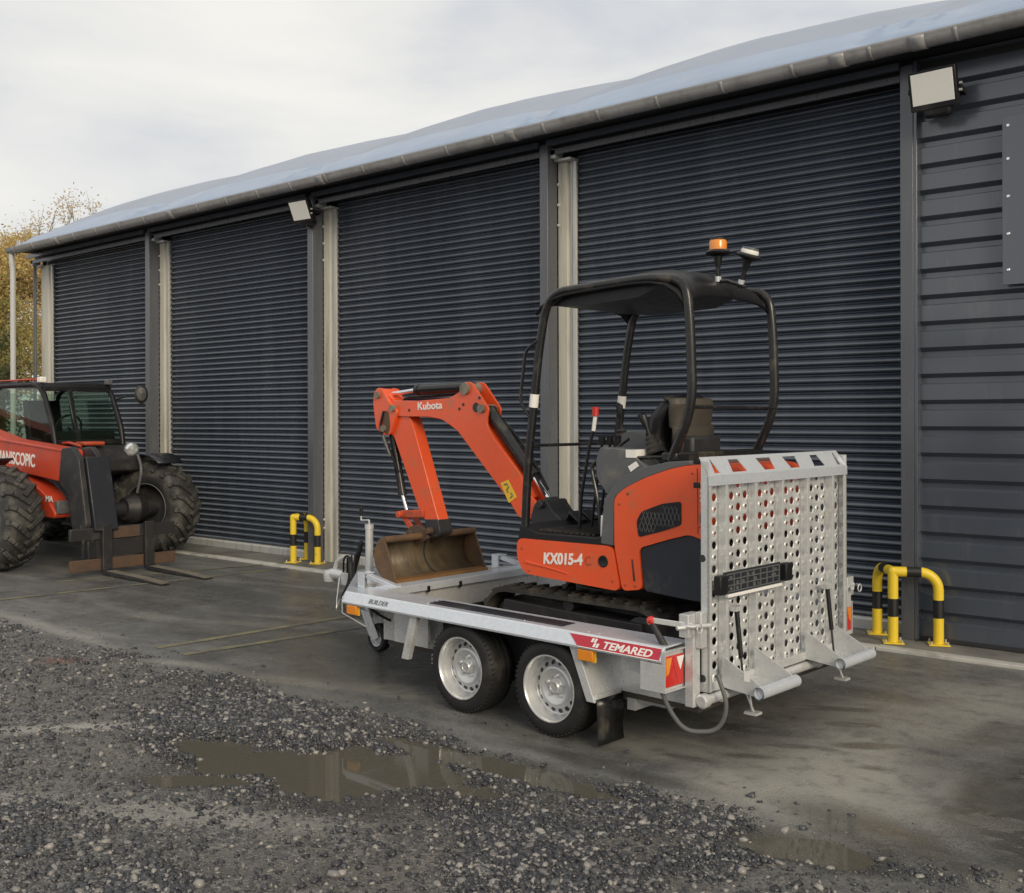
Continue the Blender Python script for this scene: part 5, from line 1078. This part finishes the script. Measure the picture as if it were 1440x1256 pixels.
# boom: red box beam, right of the cab, sloping down to the front
BY0, BY1 = 6.00, 6.26
bm = MB().prism(smoothpoly([(-15.6, 1.78), (-15.5, 1.92), (-13.0, 1.485), (-11.92, 1.41), (-11.55, 1.375), (-11.53, 1.02), (-11.68, 1.02), (-12.45, 1.085), (-13.1, 1.17)], .03), 'y', BY0, BY1); tboom = te(bm, 'lift_boom', M['red'], bevel=.02, ang=40)
te(MB().prism([(-13.3, 1.50), (-11.62, 1.385), (-11.62, 1.365), (-13.3, 1.478)], 'y', BY0 - .014, BY0 + .01), 'boom_edge', M['red'], tboom, bevel=.004)
text('MANISCOPIC', 'lettering', M['white'], tboom, (-13.22, BY0 - .003, 1.215), (1, 0, -.045), (0, 0, 1), .205, TB_, thick=.0012, sx=.80, bold=.005, shear=0.0)
hd_ = MB().prism(smoothpoly([(-11.66, 1.02), (-11.60, 1.40), (-11.38, 1.42), (-11.22, 1.30), (-11.05, .56), (-11.10, .46), (-11.36, .50), (-11.48, .90)], .04), 'y', 5.98, 6.05); hd_.prism(smoothpoly([(-11.60, 1.40), (-11.38, 1.42), (-11.22, 1.30), (-11.05, .56), (-11.10, .46), (-11.30, .50), (-11.42, 1.0)], .04), 'y', 6.21, 6.28)
hd_.box(-11.52, -11.30, 6.05, 6.21, .75, 1.28); te(hd_, 'boom_head', M['darksteel'], bevel=.01)
te(MB().prism([(-11.32, 1.30), (-11.20, 1.31), (-11.00, .50), (-11.10, .47)], 'y', 6.06, 6.34), 'carriage_plate', M['bluegrey'], bevel=.01)
ch_ = MB(); ch_.tube(fillet([(-11.25, 6.02, .60), (-11.10, 5.96, .50), (-11.05, 5.95, .38), (-11.10, 5.97, .20)], .05), .018, 8); ch_.tube(fillet([(-11.3, 6.08, .58), (-11.12, 6.04, .56), (-11.08, 6.02, .36), (-11.10, 6.04, .18)], .05), .014, 8); te(ch_, 'hydraulic_hose', M['darksteel'])
# fork carriage and forks
te(MB().box(-11.10, -11.05, 5.80, 7.08, .395, .53), 'upper_carriage_bar', [M['darksteel']][0], bevel=.008)
te(MB().box(-11.045, -11.04, 6.30, 6.62, .40, .525), 'worn_bar_face', M['brown'])
lb_ = MB().box(-11.10, -11.05, 5.80, 7.08, .055, .185); te(lb_, 'lower_carriage_bar', M['brown'], bevel=.008)
te(MB().box(-11.10, -11.06, 6.10, 6.80, .20, .39), 'carriage_back', M['darksteel'])
for yc in (6.20, 6.72):
    fk = MB().prism([(-11.04, .0325), (-11.04, .56), (-10.995, .56), (-10.99, .075), (-10.93, .058), (-10.3, .045), (-9.86, .020), (-9.84, .012), (-9.86, .008), (-10.9, .010)], 'y', yc - .055, yc + .055)
    fo = te(fk, 'fork', M['darksteel'], bevel=.004); te(MB().prism([(-10.93, .0595), (-10.3, .0465), (-9.86, .0215), (-9.85, .0195), (-10.3, .044), (-10.93, .057)], 'y', yc - .052, yc + .052), 'fork_blade_top', M['forksteel'], fo, smooth=False)
# cab: frame of tubes, glass panes, roof
CY0, CY1 = 6.50, 7.40; roofz_ = 2.16
cabf = MB()
A0 = [(-12.74, 1.40), (-12.80, 1.62), (-13.05, 2.08), (-13.22, 2.17), (-14.2, 2.17), (-14.45, 2.05), (-14.55, 1.40)]
for y, nm in ((CY0, 0), (CY1, 1)): cabf.tube(fillet([(x if i not in (1, 2, 3) or nm == 0 else x + .02, y, zz) for i, (x, zz) in enumerate(A0)], .10), .034, 12)
cab = te(cabf, 'cab_frame', M['black'])
fb_ = MB().bar((-13.06, CY0, 2.11), (-13.06, CY1, 2.11), .05, .05); fb_.bar((-12.77, CY0, 1.44), (-12.77, CY1, 1.44), .06, .06); fb_.bar((-12.86, CY0 + .34, 1.48), (-13.05, CY0 + .34, 2.10), .055, .045); te(fb_, 'windscreen_frame', M['black'], cab, bevel=.008)
rf_ = MB().prism(smoothpoly([(-13.02, 2.13), (-13.10, 2.19), (-14.3, 2.23), (-14.45, 2.16), (-14.3, 2.14)], .03), 'y', CY0 - .01, CY1 + .01); te(rf_, 'cab_roof', M['black'], bevel=.015)
te(MB().box(-14.4, -13.35, CY0 - .02, CY0 + .10, 2.225, 2.245), 'roof_panel', M['red'], bevel=.01)
def pane(pts, nm): 
    return te(MB().add(pts, [tuple(range(len(pts)))]), nm, M['glass'], smooth=False, solid=.006)
pane([(-12.80, CY0 + .03, 1.47), (-12.80, CY0 + .31, 1.47), (-13.04, CY0 + .31, 2.08), (-13.04, CY0 + .03, 2.08)], 'windscreen')
pane([(-12.80, CY0 + .37, 1.47), (-12.80, CY1 - .03, 1.47), (-13.04, CY1 - .03, 2.08), (-13.04, CY0 + .37, 2.08)], 'windscreen')
pane([(-12.80, CY0, 1.45), (-13.06, CY0, 2.07), (-13.22, CY0, 2.14), (-14.2, CY0, 2.14), (-14.4, CY0, 2.03), (-14.5, CY0, 1.45)], 'side_window')
pane([(-12.80, CY1, 1.45), (-13.06, CY1, 2.07), (-13.22, CY1, 2.14), (-14.2, CY1, 2.14), (-14.4, CY1, 2.03), (-14.5, CY1, 1.45)], 'side_window')
pane([(-14.55, CY0 + .04, 1.45), (-14.55, CY1 - .04, 1.45), (-14.42, CY1 - .04, 2.08), (-14.42, CY0 + .04, 2.08)], 'rear_window')
lo = MB().prism([(-12.74, 1.40), (-12.74, .85), (-14.55, .85), (-14.55, 1.42)], 'y', CY0 + .02, CY1); te(lo, 'cab_lower_body', M['black'], bevel=.02)
it = MB().prism(smoothpoly([(-13.95, 1.35), (-13.55, 1.35), (-13.55, 1.47), (-13.85, 1.50), (-13.95, 1.98), (-14.07, 1.98)], .04), 'y', 6.72, 7.18); te(it, 'driver_seat', M['black'], bevel=.02)
sw_ = MB().tube([(-13.28 + .05 * math.sin(a), 6.95 + .17 * math.cos(a), 1.62 + .16 * math.sin(a)) for a in np.linspace(0, 6.28, 25)], .012, 6); sw_.tube([(-13.28, 6.95, 1.62), (-13.12, 6.95, 1.42)], .02, 8); te(sw_, 'steering_wheel', M['black'])
ds = MB().prism([(-12.82, 1.42), (-12.86, 1.58), (-13.15, 1.55), (-13.2, 1.42)], 'y', CY0 + .05, CY1 - .05); te(ds, 'dashboard', M['black'], bevel=.02)
te(MB().box(-13.1, -13.0, CY0 - .06, CY0 + .02, 2.19, 2.26), 'work_lamp', M['lamp'], bevel=.01); te(MB().box(-13.1, -13.02, CY1 - .06, CY1 + .02, 2.18, 2.25), 'work_lamp', M['grey'], bevel=.01)
# headlight bracket, mirror, front mudguard of the far wheel
nb = MB().prism([(-12.72, 1.40), (-12.45, 1.36), (-12.30, 1.22), (-12.30, 1.08), (-12.72, 1.0)], 'y', 6.52, 7.42); te(nb, 'front_panel', M['darksteel'], bevel=.02)
te(MB().lathe([(0, .05), (.06, .045), (.085, .02), (.09, -.03), (.06, -.06)], (-12.36, 7.30, 1.345), (1, -.25, -.1), 18), 'headlight', M['headlamp'])
te(MB().box(-12.70, -12.45, 6.72, 7.0, 1.40, 1.45), 'indicator_pod', M['orange_dk'], bevel=.02)
te(MB().tube(fillet([(-12.9, 6.6, 1.42), (-12.55, 6.58, 1.44), (-12.35, 6.62, 1.40)], .03), .018, 8), 'red_hose', M['red'])
mr_ = MB().tube(fillet([(-12.95, CY1, 1.98), (-12.78, 7.46, 2.02), (-12.62, 7.56, 2.04)], .05), .010, 8); mir_ = te(mr_, 'mirror_arm', M['black'])
ms_ = MB().lathe([(0, -.02), (.075, -.02), (.085, 0), (.06, .035), (0, .045)], (-12.60, 7.58, 2.05), (.85, -.4, .1), 18); ms_.v = [(v[0], v[1], 2.05 + (v[2] - 2.05) * 1.45) for v in ms_.v]; te(ms_, 'mirror_head', M['darksteel'], mir_)
for yc in (7.60, 5.62):
    mg = MB()
    for k in range(10):
        a = R((58 if yc > 7 else 100) + (90 if yc > 7 else 60) * k / 9); 
        for yy in (-.22, .22): mg.v.append((AX + math.cos(a) * .69 + (yy * -.34 if yc > 7 else 0), yc + yy, .60 + math.sin(a) * .68))
    mg.f = [(2 * k, 2 * k + 1, 2 * k + 3, 2 * k + 2) for k in range(9)]; mg.mi = [0] * 9; te(mg, 'mudguard', M['bluegrey'], solid=.02, ang=60)
te(MB().tube(fillet([(AX + .05, 7.33, 1.28), (AX + .20, 7.30, 1.10), (AX + .12, 7.28, .80)], .1), .018, 8), 'mudguard_stay', M['grey'])
eh = MB().prism(smoothpoly([(-15.7, .70), (-15.75, 1.40), (-15.3, 1.52), (-13.2, 1.18), (-13.2, .70)], .08), 'y', 5.62, 6.0)
te(MB().prism(smoothpoly([(-14.4, .70), (-14.4, 1.16), (-13.2, 1.10), (-13.2, .70)], .06), 'y', 5.55, 5.97), 'engine_cover', M['red'], bevel=.03)

# ------------------------------------------------------------------ trees beyond the far end of the building
def tree(loc, h, rad, leafm, n, label, seed, name='tree', bare=.0, ls=.040, base=.25, nb=12, cat='tree'):
    rg = np.random.default_rng(seed); root = empty(name, loc, 0, label, cat, 'trees beyond the far end of the building')
    tr = MB(); top = Vector((rg.uniform(-.3, .3), rg.uniform(-.3, .3), h * .82)); ppts = [Vector((0, 0, -.1)), Vector((rg.uniform(-.1, .1), rg.uniform(-.1, .1), h * .3)), Vector((rg.uniform(-.2, .2), rg.uniform(-.2, .2), h * .55)), top]
    r0 = h * .017; tr.tube(ppts, [r0, r0 * .8, r0 * .55, r0 * .12], 9); cl = []
    for k in range(nb):
        t_ = rg.uniform(.22, .95); s0 = ppts[1].lerp(ppts[2], t_) if t_ < .6 else ppts[2].lerp(ppts[3], (t_ - .4) / .6); a = rg.uniform(0, 6.28)
        ln = rad * rg.uniform(.7, 1.2) * (1.1 - .55 * t_); en = s0 + Vector((math.cos(a) * ln, math.sin(a) * ln, ln * rg.uniform(.45, 1.3))); en.z = min(en.z, h)
        md = s0.lerp(en, .5) + Vector((rg.uniform(-.2, .2), rg.uniform(-.2, .2), rg.uniform(-.1, .2))); tr.tube([s0, md, en], [r0 * .42, r0 * .25, r0 * .07], 6); cl += [(en, ln * .55), (md, ln * .5)]
        for q in range(5):
            s1 = s0.lerp(en, rg.uniform(.35, .95)); e1 = s1 + Vector(rg.normal(0, 1, 3) * ln * .33) + Vector((0, 0, ln * .25)); tr.tube([s1, s1.lerp(e1, .5) + Vector(rg.normal(0, .04, 3)), e1], [r0 * .13, r0 * .09, r0 * .03], 4); cl.append((e1, ln * .36))
            for q2 in range(3): e2 = e1 + Vector(rg.normal(0, 1, 3) * ln * .16) + Vector((0, 0, ln * .12)); tr.tube([s1.lerp(e1, .6), e2], [r0 * .06, r0 * .02], 3)
    tr.build('trunk', M['bark'], root)
    cl += [(top, rad * .4)]; c_ = np.array([list(c[0]) for c in cl]); cr_ = np.array([c[1] for c in cl]); pk = rg.integers(0, len(cl), n)
    P = c_[pk] + rg.normal(0, .42, (n, 3)) * cr_[pk][:, None]; P[:, 2] = np.maximum(P[:, 2], h * base * rg.uniform(.5, 1.2, n))
    u = rg.normal(0, 1, (n, 3)); u /= np.linalg.norm(u, axis=1)[:, None]; v = np.cross(u, rg.normal(0, 1, (n, 3))); v /= np.linalg.norm(v, axis=1)[:, None]; s = ls * rg.uniform(.5, 1.3, n)[:, None]
    V = np.stack([P - u * s, P + v * s * .55, P + u * s, P - v * s * .55], 1).reshape(-1, 3)
    me = bpy.data.meshes.new('crown'); me.from_pydata(V.tolist(), [], np.arange(4 * n).reshape(n, 4).tolist()); me.materials.append(M[leafm]); o = bpy.data.objects.new('crown', me); COL.objects.link(o); o.parent = root
tree((-26.0, 11.9, 0), 6.2, 1.6, 'leaf_gold', 20000, 'golden brown tree left of the warehouse corner', 1)
tree((-28.6, 11.6, 0), 6.9, 1.8, 'leaf_olive', 20000, 'olive green tree at the left edge of the view', 2)
tree((-24.5, 10.6, 0), 5.4, 1.4, 'leaf_olive', 20000, 'low yellow green tree behind the downpipe', 3, base=.10)
tree((-27.2, 13.6, 0), 6.9, 1.7, 'leaf_pale', 14000, 'pale nearly bare tree rising behind the low end of the roof', 4, nb=16, ls=.034)
tree((-31.5, 17.2, 0), 8.0, 1.8, 'leaf_pale', 14000, 'pale thin twigged tree farther right above the roof edge', 5, nb=16, ls=.034)
tree((-32.0, 14.4, 0), 7.2, 2.0, 'leaf_gold', 20000, 'rusty brown tall tree behind the other trees', 6)
for k, (x, y, h, rd, mt_, lb) in enumerate([(-22.6, 9.4, 2.6, 1.3, 'leaf_green', 'dark green bush beyond the downpipe'), (-23.5, 8.1, 2.5, 1.5, 'leaf_green', 'dark green bush seen through the telehandler cab'),
        (-24.8, 6.6, 3.0, 1.6, 'leaf_olive', 'yellow green bush behind the telehandler'), (-26.5, 9.4, 4.6, 1.5, 'leaf_gold', 'golden bush in front of the olive tree'), (-21.8, 5.2, 2.6, 1.5, 'leaf_olive', 'low olive bush far left behind the telehandler')]):
    tree((x, y, 0), h, rd, mt_, 14000, lb, 20 + k, 'bush', base=.02, nb=14, ls=.045, cat='bush')
